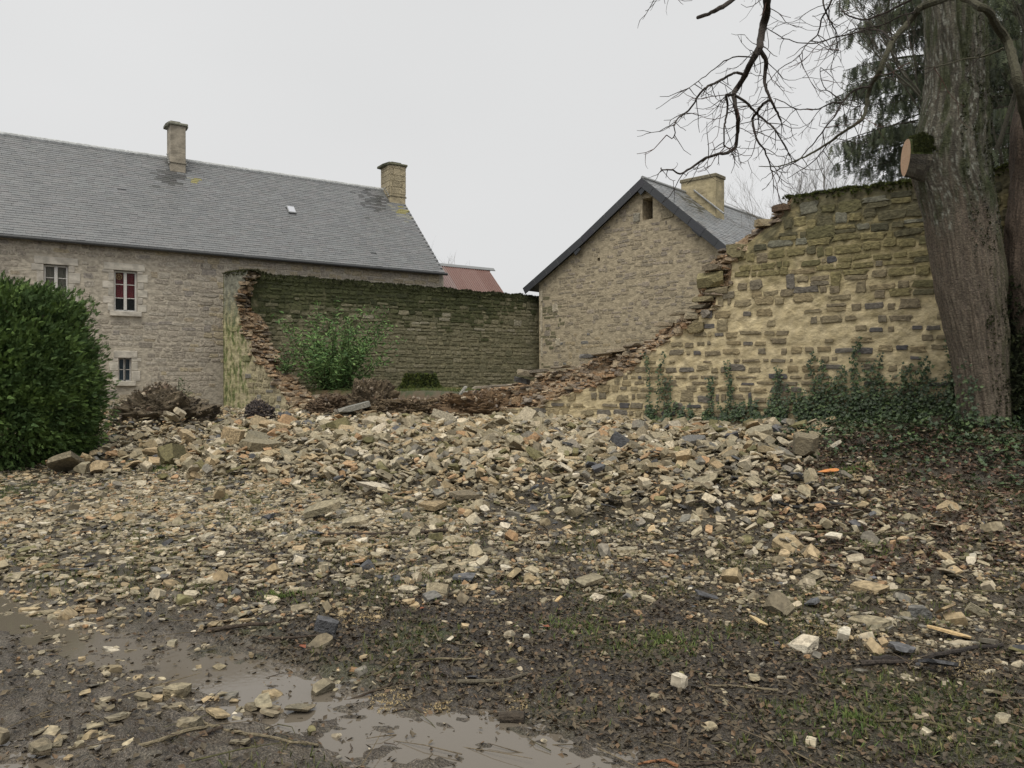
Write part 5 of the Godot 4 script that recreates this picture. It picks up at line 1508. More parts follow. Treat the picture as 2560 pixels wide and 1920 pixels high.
func rubble():
	var pal := [Color(.44, .38, .26), Color(.36, .31, .205), Color(.57, .495, .36), Color(.27, .23, .155), Color(.44, .345, .205), Color(.52, .40, .24), Color(.46, .295, .16), Color(.24, .22, .18), Color(.10, .102, .11), Color(.20, .192, .175), Color(.21, .19, .09), Color(.68, .61, .48), Color(.15, .152, .16)]
	var say := ["grey beige", "greyish tan", "pale beige", "brownish grey", "tan", "sandy yellow", "orange brown", "grey", "dark slate grey", "dull grey", "mossy olive", "cream white", "blue grey"]
	var list: Array = []
	var add := func(x: float, d: float, size: float, flat: bool, c: int, lift: float, tilt: float):
		var pool: Array = slabs if flat else rocks
		var k := rng.randi() % 26
		var b := Basis(Vector3.UP, R(0, TAU)) * Basis.from_euler(V(R(-tilt, tilt), 0, R(-tilt, tilt)))
		var sc := V(size, size * R(.8, 1.35), size * R(.8, 1.1))
		list.append([Transform3D(b * Basis.from_scale(sc), gp(x, d) + V(0, lift, 0)), flat, k, c, size / d, x, d])
	var colr := func(x: float, d: float):
		var n := nf.get_noise_2d(x * 45, d * 45)
		var r := rng.randf()
		if r < .04: return pick([8, 12, 9])
		if r < .075: return 11
		if n > .22 and r < .5: return pick([5, 6, 4, 5])
		if r < .14: return pick([6, 5])
		if r < .21: return 10
		return pick([0, 1, 2, 3, 0, 1, 7, 4, 2])
	# the heap
	for i in 40000:
		var s := R(-5.5, 20.5); var q := R(-.1, 10.0)
		var x := -8.61 + .819 * s - .574 * q; var d := 24 - .574 * s - .819 * q
		var hp := heapness(x, d)
		if rng.randf() > hp: continue
		var size := .06 + .20 * pow(rng.randf(), 2.2)
		if q < 5 and rng.randf() < .055: size = R(.24, .42)
		size *= lerpf(.62, 1.0, sstep(4.0, 9.0, s)) * lerpf(.45, 1.0, sstep(7.5, 13.5, d))
		var fl := rng.randf() < .82
		if fl: size *= 1.25
		add.call(x, d, size, fl, colr.call(x, d), R(-.01, .15) * (1.0 if size < .25 else .7), .62 if fl else 1.2)
	# stones strewn in front of it
	for i in 9000:
		var x := R(-8.5, 5.6); var d := R(4.0, 13.5)
		if rng.randf() > scatter(x, d) * (1 - .8 * heapness(x, d)) * (1.0 if x < -.2 else .6): continue
		var left := sstep(-.6, -2.0, x)
		var size := .035 + .11 * pow(rng.randf(), 2.6) + (R(.03, .12) if rng.randf() < .10 and left < .5 else 0.0)
		if nf.get_noise_2d(x * 80 + 20, d * 80) < -.12 and left < .5: continue
		var fl: bool = rng.randf() < (.55 if left < .5 else .85)
		add.call(x, d, size, fl, colr.call(x, d), size * .10, .22 if fl else .8)
	# broken stones and clods along the gap of the wall
	for i in 600:
		var s := R(2.4, 12.0); var q := R(-.42, .5)
		var x := -8.61 + .819 * s - .574 * q; var d := 24 - .574 * s - .819 * q
		add.call(x, d, R(.05, .20), rng.randf() < .6, pick([4, 5, 6, 6, 3, 0, 5]), R(-.02, .04), .6)
	# the odd stone on the trodden mud
	for i in 1000:
		var x := R(-3.0, 4.2); var d := R(2.9, 6.4)
		if (rut(x, d) > .35 or x < -.3 + (d - 3.5) * -.9) and rng.randf() < .75: continue
		add.call(x, d, .012 + .05 * pow(rng.randf(), 2.0), rng.randf() < .6, colr.call(x, d), .003, .4)
	for q in [[-1.55, 3.88, .42, 70, .10], [-1.95, 3.5, .25, 40, .06], [-2.3, 4.5, .5, 40, .06], [-2.6, 4.2, .4, 30, .05], [-1.9, 4.25, .5, 40, .06], [-.9, 4.2, .35, 26, .05]]:
		for i in q[3]:
			var x: float = q[0] + rng.randfn(0, .5) * q[2]; var d: float = q[1] + rng.randfn(0, .35) * q[2]
			add.call(x, d, .02 + q[4] * pow(rng.randf(), 2.0), rng.randf() < .8, pick([1, 3, 0, 3, 4, 7]), .004, .25)
	# stones that stand out in the photograph: x, depth, size, flat, colour, lift, tilt
	for q in [[.865, 3.98, .10, 0, 11, .035, .15], [-.02, 4.80, .085, 0, 2, .025, .5], [.09, 4.78, .075, 0, 11, .02, .4], [.05, 4.55, .05, 0, 4, .015, .5], [-1.14, 4.72, .17, 0, 8, .09, .5], [-1.15, 4.62, .16, 0, 3, .05, .5],
		[-.58, 5.55, .20, 1, 9, .05, .35], [-.37, 6.15, .24, 1, 12, .04, .25], [.60, 5.92, .24, 1, 1, .06, .3], [.75, 5.75, .16, 1, 2, .03, .3], [.62, 5.62, .17, 1, 11, .02, .2], [1.0, 5.6, .15, 1, 0, .03, .3],
		[1.30, 4.12, .12, 1, 1, .015, .1], [1.37, 4.2, .045, 0, 7, .05, .5], [1.45, 4.13, .06, 1, 2, .015, .2], [2.35, 4.22, .24, 1, 8, .05, .4], [2.28, 4.48, .20, 1, 12, .04, .3], [2.05, 4.75, .13, 0, 11, .03, .5],
		[2.35, 5.05, .26, 1, 1, .03, .15], [1.85, 5.3, .22, 0, 3, .05, .5], [1.42, 5.6, .20, 1, 8, .04, .3], [2.15, 5.5, .18, 1, 12, .04, .4], [1.75, 6.1, .20, 0, 4, .06, .6], [2.95, 6.6, .20, 0, 2, .06, .4], [3.1, 7.0, .24, 1, 0, .04, .3],
		[2.55, 7.1, .30, 0, 4, .06, .5], [2.45, 3.9, .12, 1, 1, .02, .3], [1.95, 3.65, .10, 1, 2, .01, .2], [2.3, 3.6, .14, 1, 0, .02, .2], [1.15, 8.8, .34, 1, 7, .10, .45], [2.35, 9.6, .55, 1, 1, .12, .5], [2.05, 9.7, .5, 1, 0, .10, .35],
		[-1.6, 7.9, .34, 1, 0, .10, .4], [-2.1, 8.5, .5, 1, 1, .12, .25], [-1.75, 9.7, .55, 1, 11, .12, .15], [-.9, 8.9, .4, 1, 4, .10, .3], [-.55, 9.2, .45, 1, 3, .10, .25], [-.3, 12.2, .55, 1, 2, .14, .35], [1.8, 12.6, .42, 0, 8, .12, .6], [2.9, 12.2, .4, 0, 9, .12, .6],
		[-4.35, 13.3, .75, 1, 1, .22, .5], [-5.75, 12.7, .75, 1, 5, .22, .45], [-5.5, 12.4, .55, 0, 10, .14, .4], [-6.3, 14.9, .6, 0, 5, .16, .4], [-5.2, 14.3, .45, 0, 5, .12, .3], [-4.75, 14.2, .55, 0, 1, .14, .4], [-5.4, 16.6, .5, 0, 5, .2, .5], [-4.9, 16.9, .45, 0, 6, .2, .5], [-4.9, 16.0, .8, 1, 5, .2, .3],
		[-7.0, 15.8, .5, 1, 2, .5, .4], [-7.3, 16.9, .28, 0, 2, .45, .6], [-6.9, 11.9, .6, 1, 3, .15, .5], [-6.3, 11.7, .34, 0, 5, .10, .5], [-6.6, 11.8, .3, 0, 1, .1, .5], [-2.9, 16.5, .8, 1, 2, .2, .25], [-1.5, 17.0, .6, 0, 2, .2, .4], [.4, 16.4, .55, 0, 2, .2, .5], [-3.5, 19.0, .8, 1, 5, .25, .3],
		[4.15, 10.9, .38, 0, 3, .14, .4], [3.85, 11.1, .3, 1, 3, .10, .5], [-2.65, 8.35, .2, 1, 8, .04, .25], [-1.95, 7.65, .19, 1, 8, .05, .3], [-1.75, 7.3, .22, 1, 3, .04, .4], [-2.05, 3.35, .11, 0, 3, .05, .4], [-2.3, 3.45, .10, 0, 3, .05, .4], [-1.25, 3.85, .16, 1, 1, .03, .2], [-1.05, 3.8, .17, 1, 3, .03, .25], [-1.0, 4.05, .15, 0, 3, .03, .3]]:
		add.call(q[0], q[1], q[2] * (.8 if q[1] < 10 else .9), q[3] == 1, q[4], q[5], q[6])
	list.sort_custom(func(a, b): return a[4] > b[4])
	var rest := Soup.new()
	var made := 0
	for e in list:
		var t: Transform3D = e[0]
		var pool: Array = slabs if e[1] else rocks
		if made < 300 and abs(e[5]) < e[6] * .66:
			var o := put("rubble_stone", pool[e[2]][1], tinted("stone", pal[e[3]]))
			o.transform = t
			var near := beside(e[5], e[6])
			var sl: Vector3 = t.basis.y.normalized()
			var w: float = t.basis.x.length()
			tag(o, "%s %s %s %s %s" % ["small" if w < .16 else ("mid-sized" if w < .34 else "large"), say[e[3]], "flat slab" if e[1] else "angular block", ("lying level" if abs(sl.y) > .94 else "tipped up") if e[1] else ("standing" if abs(sl.y) > .7 else "toppled"), near], "stone", "loose stones of the collapsed wall")
			made += 1
		else:
			rest.add(pool[e[2]][0], t, shade(pal[e[3]], R(.9, 1.1)))
	tag(put("small_rubble", rest.mesh(), mats["stone_small"]), "thick spread of small broken stones from the collapsed wall", "rubble", "", "stuff")
	# pebbles and crumbs between
	var ts: Array = []; var cs: Array = []; var tf: Array = []; var cf: Array = []
	for i in 100000:
		var x: float; var d: float
		if i % 5 < 2:
			var s := R(-5.5, 20.5); var q := R(-.9, 10.0)
			x = -8.61 + .819 * s - .574 * q; d = 24 - .574 * s - .819 * q
		else:
			x = R(-8.5, 5.6); d = R(3.9, 13.0)
		var k: float = max(heapness(x, d), scatter(x, d) * .75)
		if rng.randf() > k: continue
		if heapness(x, d) > .5 and rng.randf() < .75: continue
		if nf.get_noise_2d(x * 110 + 5, d * 110) < (-.16 if x > -.5 else -.34): continue
		var sz := R(.012, .05) * (1.0 if d > 6 else .75)
		if rng.randf() < .6:
			tf.append(Transform3D(Basis(Vector3.UP, R(0, TAU)) * Basis.from_euler(V(R(-.3, .3), 0, R(-.3, .3))) * Basis.from_scale(V(sz, sz, sz) * (2.1 if x < 0 else 1.6)), gp(x, d) + V(0, R(0, .012), 0))); cf.append(shade(pal[colr.call(x, d)], R(.8, 1.15)))
		else:
			ts.append(Transform3D(turned() * Basis.from_scale(V(sz, sz, sz)), gp(x, d) + V(0, R(0, .02), 0))); cs.append(shade(pal[colr.call(x, d)], R(.8, 1.15)))
	var pb := Node3D.new(); pb.name = "pebbles"; add_child(pb)
	tag(pb, "stone crumbs and pebbles filling the gaps between the rubble", "pebbles", "", "stuff")
	many("round_crumbs", rocks[3][1], mats["stone_small"], ts, cs, pb)
	many("flat_chips", slabs[5][1], mats["stone_small"], tf, cf, pb)
# ---------------------------------------------------------------- ivy
func ivy_mesh() -> ArrayMesh:
	var s := Soup.new()
	var o := [V(0, -.1, 0), V(.34, -.22, .05), V(.30, .08, .0), V(.52, .34, .08), V(.22, .44, .0), V(0, .95, .12), V(-.22, .44, .0), V(-.52, .34, .08), V(-.30, .08, .0), V(-.34, -.22, .05)]
	var m := V(0, .15, -.05)
	for i in o.size(): s.tri(m, o[i], o[(i + 1) % o.size()], shade(Color.WHITE, 1.08 if i % 2 else .95), Vector3.BACK)
	return s.mesh()

func ivy():
	var me := ivy_mesh()
	var pal := [Color(.028, .052, .020), Color(.038, .068, .022), Color(.022, .040, .018), Color(.058, .092, .028), Color(.034, .058, .028)]
	# climbing stems, each a plant of its own, on the foot of the high wall
	var spots := [[14.15, 1.0, 1.25], [14.5, .9, .9], [15.35, .9, 1.0], [15.65, .9, 1.35], [16.75, .9, 1.15], [17.35, .9, 1.4], [17.65, .9, 1.0], [18.0, .9, 1.55], [18.35, .9, 1.35], [18.7, .9, 1.2], [19.1, .9, 1.25], [19.4, .9, 1.9]]
	for i in spots.size():
		var q = spots[i]
		var h := thing("climbing_ivy", "%s ivy shoot from the old tree climbing the ochre wall" % ["twelfth", "eleventh", "tenth", "ninth", "eighth", "seventh", "sixth", "fifth", "fourth", "third", "second", "first"][i], "ivy", WORIG + wp(q[0], q[1], 0), "ivy shoots climbing the foot of the wall")
		var ts: Array = []; var cs: Array = []
		var st := Soup.new()
		for k in 2:
			var pts: Array = []
			var s := R(-.08, .08); var y := -.4; var ht: float = q[2] * R(.75, 1.0)
			while y < ht:
				pts.append(WDIR * s + V(0, y, 0) + WNORM * .055)
				s += R(-.035, .035); y += .06
			tube(st, pts, .007, .004, Color(.07, .055, .04), 4)
			for p in pts:
				for j in 3 + rng.randi() % 3:
					var sc := R(.03, .062)
					var b := Basis(WDIR, Vector3.UP, WNORM) * Basis.from_euler(V(R(-.9, .1), R(-.6, .6), R(-2.6, 2.6)))
					ts.append(Transform3D(b * Basis.from_scale(Vector3.ONE * sc), p + WDIR * R(-.06, .06) + V(0, R(-.03, .03), 0) + WNORM * R(.01, .05))); cs.append(shade(pick(pal), R(.75, 1.3)))
		put("stem", st.mesh(), mats["bark"], h)
		many("leaves", me, mats["ivy_leaf"], ts, cs, h)
	# bushy ivy at the foot of the wall and over the ground
	var ts: Array = []; var cs: Array = []
	for i in 11000:
		var s := R(14.0, 22.0)
		var top: float = .25 + .75 * sstep(15.5, 17.6, s) + .45 * nf.get_noise_1d(s * 170)
		var y := R(0, 1) * R(.3, 1.0) * top
		if s < 17 and nf.get_noise_2d(s * 220, y * 90) < -.02: continue
		var o = .05 + R(0, .28) * (1 - y / max(top, .1))
		var p := WORIG + wp(s, .82 + y, -o)
		var b := Basis(WDIR, Vector3.UP, WNORM) * Basis.from_euler(V(R(-1.1, -.1), R(-.7, .7), R(-2.8, 2.8)))
		ts.append(Transform3D(b * Basis.from_scale(Vector3.ONE * R(.03, .07)), p)); cs.append(shade(pick(pal), R(.7, 1.3)))
	tag(many("wall_ivy", me, mats["ivy_leaf"], ts, cs), "bushy dark ivy along the foot of the high wall", "ivy", "", "stuff")
	ts = []; cs = []
	for i in 26000:
		var x := R(3.2, 9.5); var d := R(7.4, 13.2)
		var w := wall_q(x, d)
		if w.y < .05: continue
		var k := sstep(9.0, 10.6, d + (x - 5.5) * .5 + nf.get_noise_2d(x * 90, d * 90) * 1.6) * sstep(3.8, 5.6, x + nf.get_noise_2d(x * 90 + 70, d * 90) * .9)
		if nf.get_noise_2d(x * 130, d * 130 + 30) < .02: k *= .3
		if rng.randf() > k: continue
		var b := Basis(Vector3.UP, R(0, TAU)) * Basis.from_euler(V(-PI * .5 + R(-.2, .9), 0, 0))
		ts.append(Transform3D(b * Basis.from_scale(Vector3.ONE * R(.035, .075)), gp(x, d) + V(0, R(.01, .14), 0))); cs.append(shade(pick(pal), R(.7, 1.35)))
	for i in 1500:
		var an := R(0, TAU); var yy := R(0, 1) * R(.2, 1.0) * (.9 + .5 * sin(an * 3))
		if sin(an) > .75 and yy > .35: continue
		var q := V(7.06 + cos(an) * R(.38, .56), .75 + yy, -11.5 + sin(an) * R(.38, .56))
		ts.append(Transform3D(Basis(Vector3.UP, -an + PI * .5) * Basis.from_euler(V(R(-.9, .1), R(-.6, .6), R(-2.6, 2.6))) * Basis.from_scale(Vector3.ONE * R(.035, .07)), q)); cs.append(shade(pick(pal), R(.7, 1.3)))
	tag(many("ground_ivy", me, mats["ivy_leaf"], ts, cs), "dark glossy ivy covering the bank under the old tree", "ivy", "", "stuff")

# ---------------------------------------------------------------- mounds, sticks and odds and ends
func clod(called: String, label: String, at: Vector3, size: Vector3, col: Color, stones: int, roots: int, sharp: float):
	var h := thing(called, label, "soil", at)
	var p := PackedVector3Array(); var c := PackedColorArray()
	for j in 60:
		var e: float = lerp(-.5, PI * .5, j / 59.0)
		for i in 90:
			var a := TAU * i / 90
			var d := V(cos(a) * cos(e), sin(e), sin(a) * cos(e))
			var k := 1 + sharp * nf.get_noise_3d(d.x * 70 + at.x * 9, d.y * 70, d.z * 70) + .26 * nf.get_noise_3d(d.x * 260, d.y * 260, d.z * 260 + at.x) + .12 * nf.get_noise_3d(d.x * 800, d.y * 800, d.z * 800)
			p.append(d * size * k); c.append(shade(col, 1 + .9 * nf.get_noise_3d(d.x * 190, d.y * 190, d.z * 190)))
	put("earth", grid_mesh(p, c, 60, 90, func(q): return q + V(0, .1, 0), true), mats["soil"], h)
	for i in stones:
		var q: Vector3 = p[rng.randi() % p.size()]
		if q.y < -.05: continue
		var o := put("stone", (slabs if rng.randf() < .5 else rocks)[rng.randi() % 26][1], tinted("stone", pick([Color(.40, .33, .25), Color(.30, .24, .18), Color(.46, .38, .28), Color(.24, .2, .17), Color(.22, .15, .10)])), h)
		o.transform = Transform3D(turned() * Basis.from_scale(Vector3.ONE * R(.05, .15)), q * R(.95, 1.02))
	var ts: Array = []; var cs: Array = []
	for i in 1100:
		var q: Vector3 = p[rng.randi() % p.size()]
		if q.y < -.08: continue
		ts.append(Transform3D(turned() * Basis.from_scale(Vector3.ONE * R(.02, .07)), q * R(.97, 1.03) + V(R(-1, 1), R(-1, 1), R(-1, 1)) * .02)); cs.append(shade(col.lerp(Color(.34, .26, .18), R(0, .8) if rng.randf() < .35 else R(0, .25)), R(.6, 1.3)))
	many("crumbs", rocks[7][1], mats["stone_small"], ts, cs, h)
	var rt := Soup.new()
	for i in roots:
		var q: Vector3 = p[rng.randi() % p.size()]
		if q.y > 0: twig(rt, q, R(.15, .55), R(.004, .009), Color(.07, .052, .04), 1)
	if roots: put("roots", rt.mesh(), mats["bark"], h).set_meta("kind", "stuff")

func stick(label: String, pts: Array, r: float, col: Color, called := "fallen_stick", group := "sticks lying on the ground"):
	var s := Soup.new()
	var line: Array = smooth_path(pts, .05)
	for i in line.size(): line[i] += V(R(-1, 1), R(-.4, .6), R(-1, 1)) * r * .5
	tube(s, line, r, r * .6, col, 7, .14)
	var o := put(called, s.mesh(), mats["bark"])
	tag(o, label, "stick", group)

func debris():
	clod("dirt_mound", "dark mound of earth and roots before the farmhouse wall", gp(-8.1, 17.9) + V(0, -.42, 0), V(1.05, .74, .85), Color(.15, .118, .076), 150, 140, .45)
	clod("soil_lump", "upright lump of brown earth and stones left in the wall gap", V(-3.75, .95, -20.3), V(.62, .66, .5), Color(.175, .132, .082), 90, 16, .45)
	clod("soil_lump", "low brown bank of earth where the wall footing was", V(-4.75, .88, -20.7), V(.7, .34, .45), Color(.17, .115, .07), 40, 6, .4)
	clod("soil_lump", "earth bank with roots beside the upright soil lump", V(-2.45, .90, -19.3), V(1.1, .26, .45), Color(.19, .138, .08), 60, 8, .4)
	clod("soil_lump", "sandy earth bank at the foot of the diagonal break", V(-.75, .92, -18.6), V(1.0, .42, .5), Color(.24, .155, .085), 60, 4, .5)
	clod("soil_lump", "small dark clod with stones beside the wall stump", gp(-6.35, 19.3) + V(0, .12, 0), V(.34, .34, .3), Color(.10, .085, .085), 14, 6, .3)
	# leaning slabs in the gap
	for q in [[-.95, 1.35, 18.9, .55, .1, .5], [-1.25, 1.33, 19.0, .5, .9, .3], [-3.95, .95, 19.2, .8, .25, .3]]:
		var o := put("leaning_slab", slabs[rng.randi() % 26][1], tinted("stone", Color(.34, .33, .29)))
		o.transform = Transform3D(Basis(Vector3.UP, q[5]) * Basis(Vector3.BACK, q[4]) * Basis.from_scale(V(q[3], q[3] * .8, q[3])), V(q[0], q[1], -q[2]))
		tag(o, "grey slab leaning in the gap of the broken wall", "stone", "slabs in the wall gap")
	# black bent pipe
	var s := Soup.new()
	tube(s, smooth_path([gp(2.95, 8.55) + V(0, .06, 0), gp(3.2, 8.56) + V(0, .085, 0), gp(3.45, 8.5) + V(0, .08, 0), gp(3.72, 8.42) + V(0, .02, 0)], .05), .022, .022, Color(.012, .012, .014), 10)
	tag(put("black_pipe", s.mesh(), mats["metal"]), "bent black plastic pipe lying across the stones", "pipe")
	# orange bark chip and bright wood splinters
	for q in [[4.05, 9.85, .30, Color(.75, .30, .09), "orange flake of fresh bark lying beside the rubble", .3], [2.72, 4.78, .24, Color(.72, .52, .27), "long pale splinter of split wood on the stones", 2.4], [.33, 5.45, .11, Color(.66, .47, .24), "short pale wood chip lying on the mud", 1.1], [1.6, 5.0, .16, Color(.66, .5, .27), "thin pale wood splinter between grey stones", 1.9]]:
		var o := put("wood_chip", slabs[rng.randi() % 26][1], tinted("wood", q[3]))
		o.transform = Transform3D(Basis(Vector3.UP, q[5]) * Basis.from_euler(V(.12, 0, .1)) * Basis.from_scale(V(q[2], q[2] * .35, q[2] * .4)), gp(q[0], q[1]) + V(0, .05, 0))
		tag(o, q[4], "wood chip")
	# short sawn log on the mud
	s = Soup.new()
	var lp := gp(.03, 3.68) + V(-.09, .025, -.02)
	tube(s, [lp, lp + V(.06, .004, .0), lp + V(.12, .006, .01)], .026, .03, Color(.075, .06, .045), 12)
	tag(put("short_log", s.mesh(), mats["bark"]), "short dark piece of sawn log lying in the mud", "log")
	# sticks one can see singly
	var dk := Color(.075, .056, .042); var ol := Color(.14, .125, .06); var pl := Color(.24, .20, .13)
	var specs := [[-1.55, 3.45, .6, .45, .012, pl], [-1.25, 3.62, -.5, .9, .010, pl], [-1.4, 3.4, -1.9, .35, .008, dk], [-.85, 3.95, .55, .5, .009, dk], [-.45, 3.72, 2.6, .34, .008, dk], [-.1, 4.15, .30, .40, .014, Color(.16, .14, .10)], [-.38, 4.4, .05, .35, .010, pl], [-.05, 4.62, 1.2, .3, .007, ol], [-.75, 4.35, 1.0, .35, .009, ol],
		[.7, 5.75, .3, .5, .012, pl], [1.1, 5.5, 1.4, .4, .016, dk], [1.2, 4.0, 2.9, .35, .008, pl], [1.75, 3.72, 1.4, .26, .010, ol], [1.85, 3.55, 2.9, .36, .008, ol], [.9, 3.32, .3, .4, .007, dk], [2.5, 4.5, .25, .9, .020, Color(.045, .038, .034)], [2.2, 4.35, .1, .5, .016, Color(.06, .05, .042)], [.62, 3.25, 3.0, .17, .008, Color(.36, .18, .09)],
		[-.75, 8.2, .45, 2.4, .018, dk], [-1.15, 7.7, .25, 1.3, .014, dk], [.1, 7.2, .5, .9, .012, dk], [-.2, 6.9, 1.5, .6, .010, dk], [2.4, 6.9, .1, 1.0, .010, ol], [1.7, 6.3, .35, 1.1, .010, ol], [3.4, 7.5, .15, 1.4, .013, ol], [3.8, 8.2, -.3, 1.2, .012, dk], [2.0, 7.6, .7, .9, .011, dk], [1.4, 7.0, .3, 1.0, .010, dk], [3.0, 5.6, .05, 1.3, .010, ol], [2.3, 5.9, .9, .6, .012, ol],
		[-2.5, 6.1, .4, .9, .010, dk], [-1.0, 5.6, .2, .7, .009, dk], [-1.7, 5.1, .35, .6, .016, dk], [-1.3, 4.9, .2, .7, .010, dk], [-3.5, 9.8, .3, 1.6, .012, dk], [-1.5, 11.5, .4, 1.8, .016, dk], [1.6, 13.4, -.05, 2.2, .014, dk], [2.6, 13.2, .15, 1.8, .012, ol], [.5, 10.0, .5, 1.2, .013, dk], [1.3, 11.2, .9, 1.0, .016, ol], [2.6, 8.9, .35, 1.1, .012, dk], [-3.0, 16.2, .6, 1.0, .014, dk], [4.6, 8.6, 2.7, .9, .009, pl], [5.0, 8.2, -.3, 1.0, .010, ol]]
	for q in specs:
		var d := V(cos(q[2]), 0, -sin(q[2]))
		var pts: Array = []
		var bend := R(-.22, .22)
		for k in 4:
			var t := k / 3.0
			var p: Vector3 = V(q[0], 0, -q[1]) + d * q[3] * (t - .5) + d.cross(Vector3.UP) * bend * q[3] * sin(PI * t)
			pts.append(gp(p.x, -p.z) + V(0, q[4] * .8 + (.07 * heapness(p.x, -p.z)), 0))
		var nm := "dark" if q[5] == dk else ("mossy green" if q[5] == ol else ("pale barked" if q[5] == pl else "thick blackish"))
		stick("%s %s fallen stick %s" % ["short" if q[3] < .4 else ("long" if q[3] > 1.0 else "mid-length"), nm, beside(q[0], q[1])], pts, q[4], q[5])

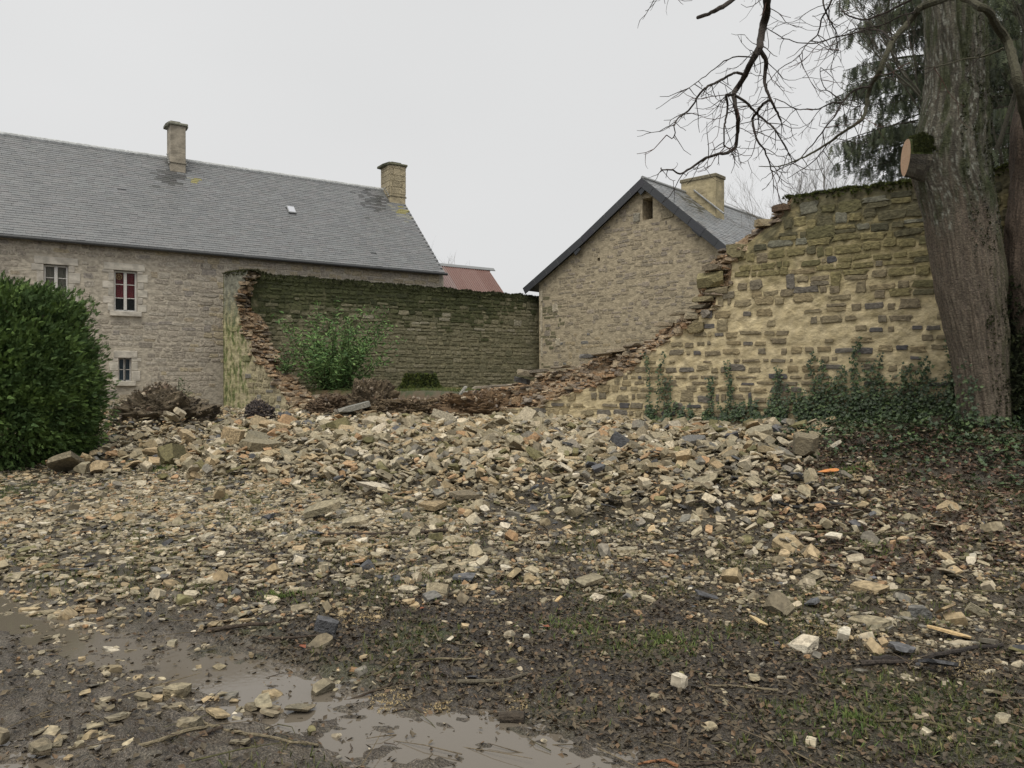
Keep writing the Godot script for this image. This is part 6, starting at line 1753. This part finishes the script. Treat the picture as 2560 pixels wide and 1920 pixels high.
# ---------------------------------------------------------------- leaf litter, grass and crumbs
func litter():
	var lf := Soup.new()
	var a := V(-.5, 0, 0); var b := V(0, .10, .34); var c := V(.55, .05, .05); var d := V(.05, .14, -.33); var m := V(0, -.04, 0)
	for t in [[a, b, m], [b, c, m], [c, d, m], [d, a, m]]: lf.tri(t[0], t[1], t[2], Color.WHITE, Vector3.UP)
	var ts: Array = []; var cs: Array = []
	for i in 70000:
		var x := R(-3.2, 4.4); var dd := R(2.5, 8.0)
		if abs(x) > dd * .72: continue
		var edge := -1.55 + (4.6 - dd) * .95
		var k := sstep(edge - .15, edge + .5, x + nz.get_noise_2d(x * 90, dd * 90) * .8) * (1 - .7 * scatter(x, dd))
		k *= 1 - sstep(.45, .8, rut(x, dd))
		if rng.randf() > k + (.13 if x > -.6 else .24): continue
		ts.append(Transform3D(Basis(Vector3.UP, R(0, TAU)) * Basis.from_euler(V(R(-.7, .7), 0, R(-.7, .7))) * Basis.from_scale(Vector3.ONE * R(.012, .045)), gp(x, dd) + V(0, R(.002, .014), 0)))
		cs.append(shade(pick([Color(.066, .053, .034), Color(.088, .069, .044), Color(.046, .036, .024), Color(.115, .090, .056), Color(.056, .043, .028), Color(.12, .078, .044)]), R(.7, 1.25)))
	tag(many("leaf_litter", lf.mesh(), mats["litter"], ts, cs), "wet dark brown fallen leaves trodden into the mud", "leaves", "", "stuff")
	# litter on the bank
	ts = []; cs = []
	for i in 16000:
		var x := R(2.6, 8.0); var dd := R(6.2, 11.5)
		if heapness(x, dd) > .85 or x > dd * .72: continue
		ts.append(Transform3D(Basis(Vector3.UP, R(0, TAU)) * Basis.from_euler(V(R(-.8, .8), 0, R(-.8, .8))) * Basis.from_scale(Vector3.ONE * R(.03, .075)), gp(x, dd) + V(0, R(.002, .03), 0)))
		cs.append(shade(pick([Color(.075, .05, .034), Color(.10, .062, .04), Color(.05, .036, .026), Color(.15, .10, .06), Color(.12, .06, .035)]), R(.7, 1.25)))
	tag(many("bank_litter", lf.mesh(), mats["litter"], ts, cs), "reddish brown dead leaves on the bank below the ivy", "leaves", "", "stuff")
	# grass and moss tufts
	ts = []; cs = []
	for i in 44000:
		var x := R(-4.5, 5.4); var dd := R(2.6, 11.0)
		if abs(x) > dd * .72: continue
		var n := nz.get_noise_2d(x * 40, dd * 40) + nf.get_noise_2d(x * 700, dd * 700) * .3
		if n < .04 or heapness(x, dd) > .35 or rut(x, dd) > .4: continue
		if x < -1.2 and dd < 5.6: continue
		ts.append(Transform3D(Basis(Vector3.UP, R(0, TAU)) * Basis.from_euler(V(R(-.5, .5), 0, R(-.5, .5))) * Basis.from_scale(Vector3.ONE * R(.018, .05)), gp(x, dd)))
		cs.append(shade(pick([Color(.10, .125, .03), Color(.07, .10, .026), Color(.14, .14, .05), Color(.09, .09, .03)]), R(.75, 1.25)))
	for q in [[-1.75, 5.65, .28, 160], [4.45, 10.1, .42, 900], [-7.2, 9.9, 1.3, 1100], [-5.5, 12.0, .5, 350], [-6.2, 13.2, .4, 500], [.95, 4.75, .4, 170], [.35, 5.0, .5, 150], [3.4, 7.2, .8, 420], [1.6, 3.6, .5, 160]]:
		for i in q[3]:
			var rr: float = q[2] * abs(rng.randfn(0, .55)); var an := R(0, TAU)
			var x: float = q[0] + rr * cos(an); var dd: float = q[1] + rr * sin(an) * .8
			ts.append(Transform3D(Basis(Vector3.UP, R(0, TAU)) * Basis.from_euler(V(R(-.6, .6), 0, R(-.6, .6))) * Basis.from_scale(Vector3.ONE * R(.022, .055)), gp(x, dd)))
			cs.append(shade(pick([Color(.11, .16, .035), Color(.08, .13, .03), Color(.14, .18, .05)]), R(.75, 1.25)))
	tag(many("grass", grass_mesh(), mats["leaf"], ts, cs), "sparse short grass and moss tufts in the mud", "grass", "", "stuff")
	# small twigs
	var tw := Soup.new()
	for i in 2800:
		var x := R(-4.5, 5.5); var dd := R(2.8, 15.0)
		if abs(x) > dd * .72 or rng.randf() > .35 + .65 * sstep(-3.0, .5, x): continue
		var l := R(.06, .38); var an := R(0, TAU)
		var p := gp(x, dd) + V(0, .012 + .05 * heapness(x, dd), 0)
		var dr := V(cos(an), R(-.05, .12), sin(an))
		tube(tw, [p, p + dr * l * .5 + V(R(-.02, .02), R(0, .01), R(-.02, .02)), p + dr * l], R(.0018, .005), .0015, shade(pick([Color(.08, .06, .045), Color(.15, .12, .08), Color(.10, .095, .045), Color(.2, .16, .1)]), R(.8, 1.2)), 4)
	tag(put("twig_litter", tw.mesh(), mats["bark"]), "thin broken twigs strewn over mud and rubble", "twigs", "", "stuff")
	# sawdust on the mud
	ts = []; cs = []
	for q in [[-1.02, 5.2, .17, 520], [-.62, 3.9, .12, 260], [-.36, 3.82, .08, 160], [.03, 3.84, .06, 120], [2.0, 4.9, .22, 420], [2.52, 4.25, .14, 260], [5.0, 8.7, .3, 500], [-4.7, 9.4, .35, 500]]:
		for i in q[3]:
			var rr: float = q[2] * pow(rng.randf(), .7); var an := R(0, TAU)
			ts.append(Transform3D(turned() * Basis.from_scale(Vector3.ONE * R(.003, .009)), gp(q[0] + rr * cos(an), q[1] + rr * sin(an)) + V(0, .006, 0))); cs.append(shade(Color(.60, .48, .27), R(.75, 1.15)))
	tag(many("sawdust", tuft_mesh(), mats["wood"], ts, cs), "pale yellow sawdust spilled in patches on the mud", "sawdust", "", "stuff")
	# a few red brown leaves
	for q in [[-1.27, 4.66, .07], [.22, 4.95, .06], [-.62, 5.35, .06]]:
		var o := put("autumn_leaf", lf.mesh(), tinted("litter", Color(.20, .065, .03)))
		o.transform = Transform3D(Basis(Vector3.UP, R(0, TAU)) * Basis.from_scale(Vector3.ONE * q[2]), gp(q[0], q[1]) + V(0, .02, 0))
		tag(o, "single rust red dead leaf lying on the mud", "leaf", "rust red leaves")
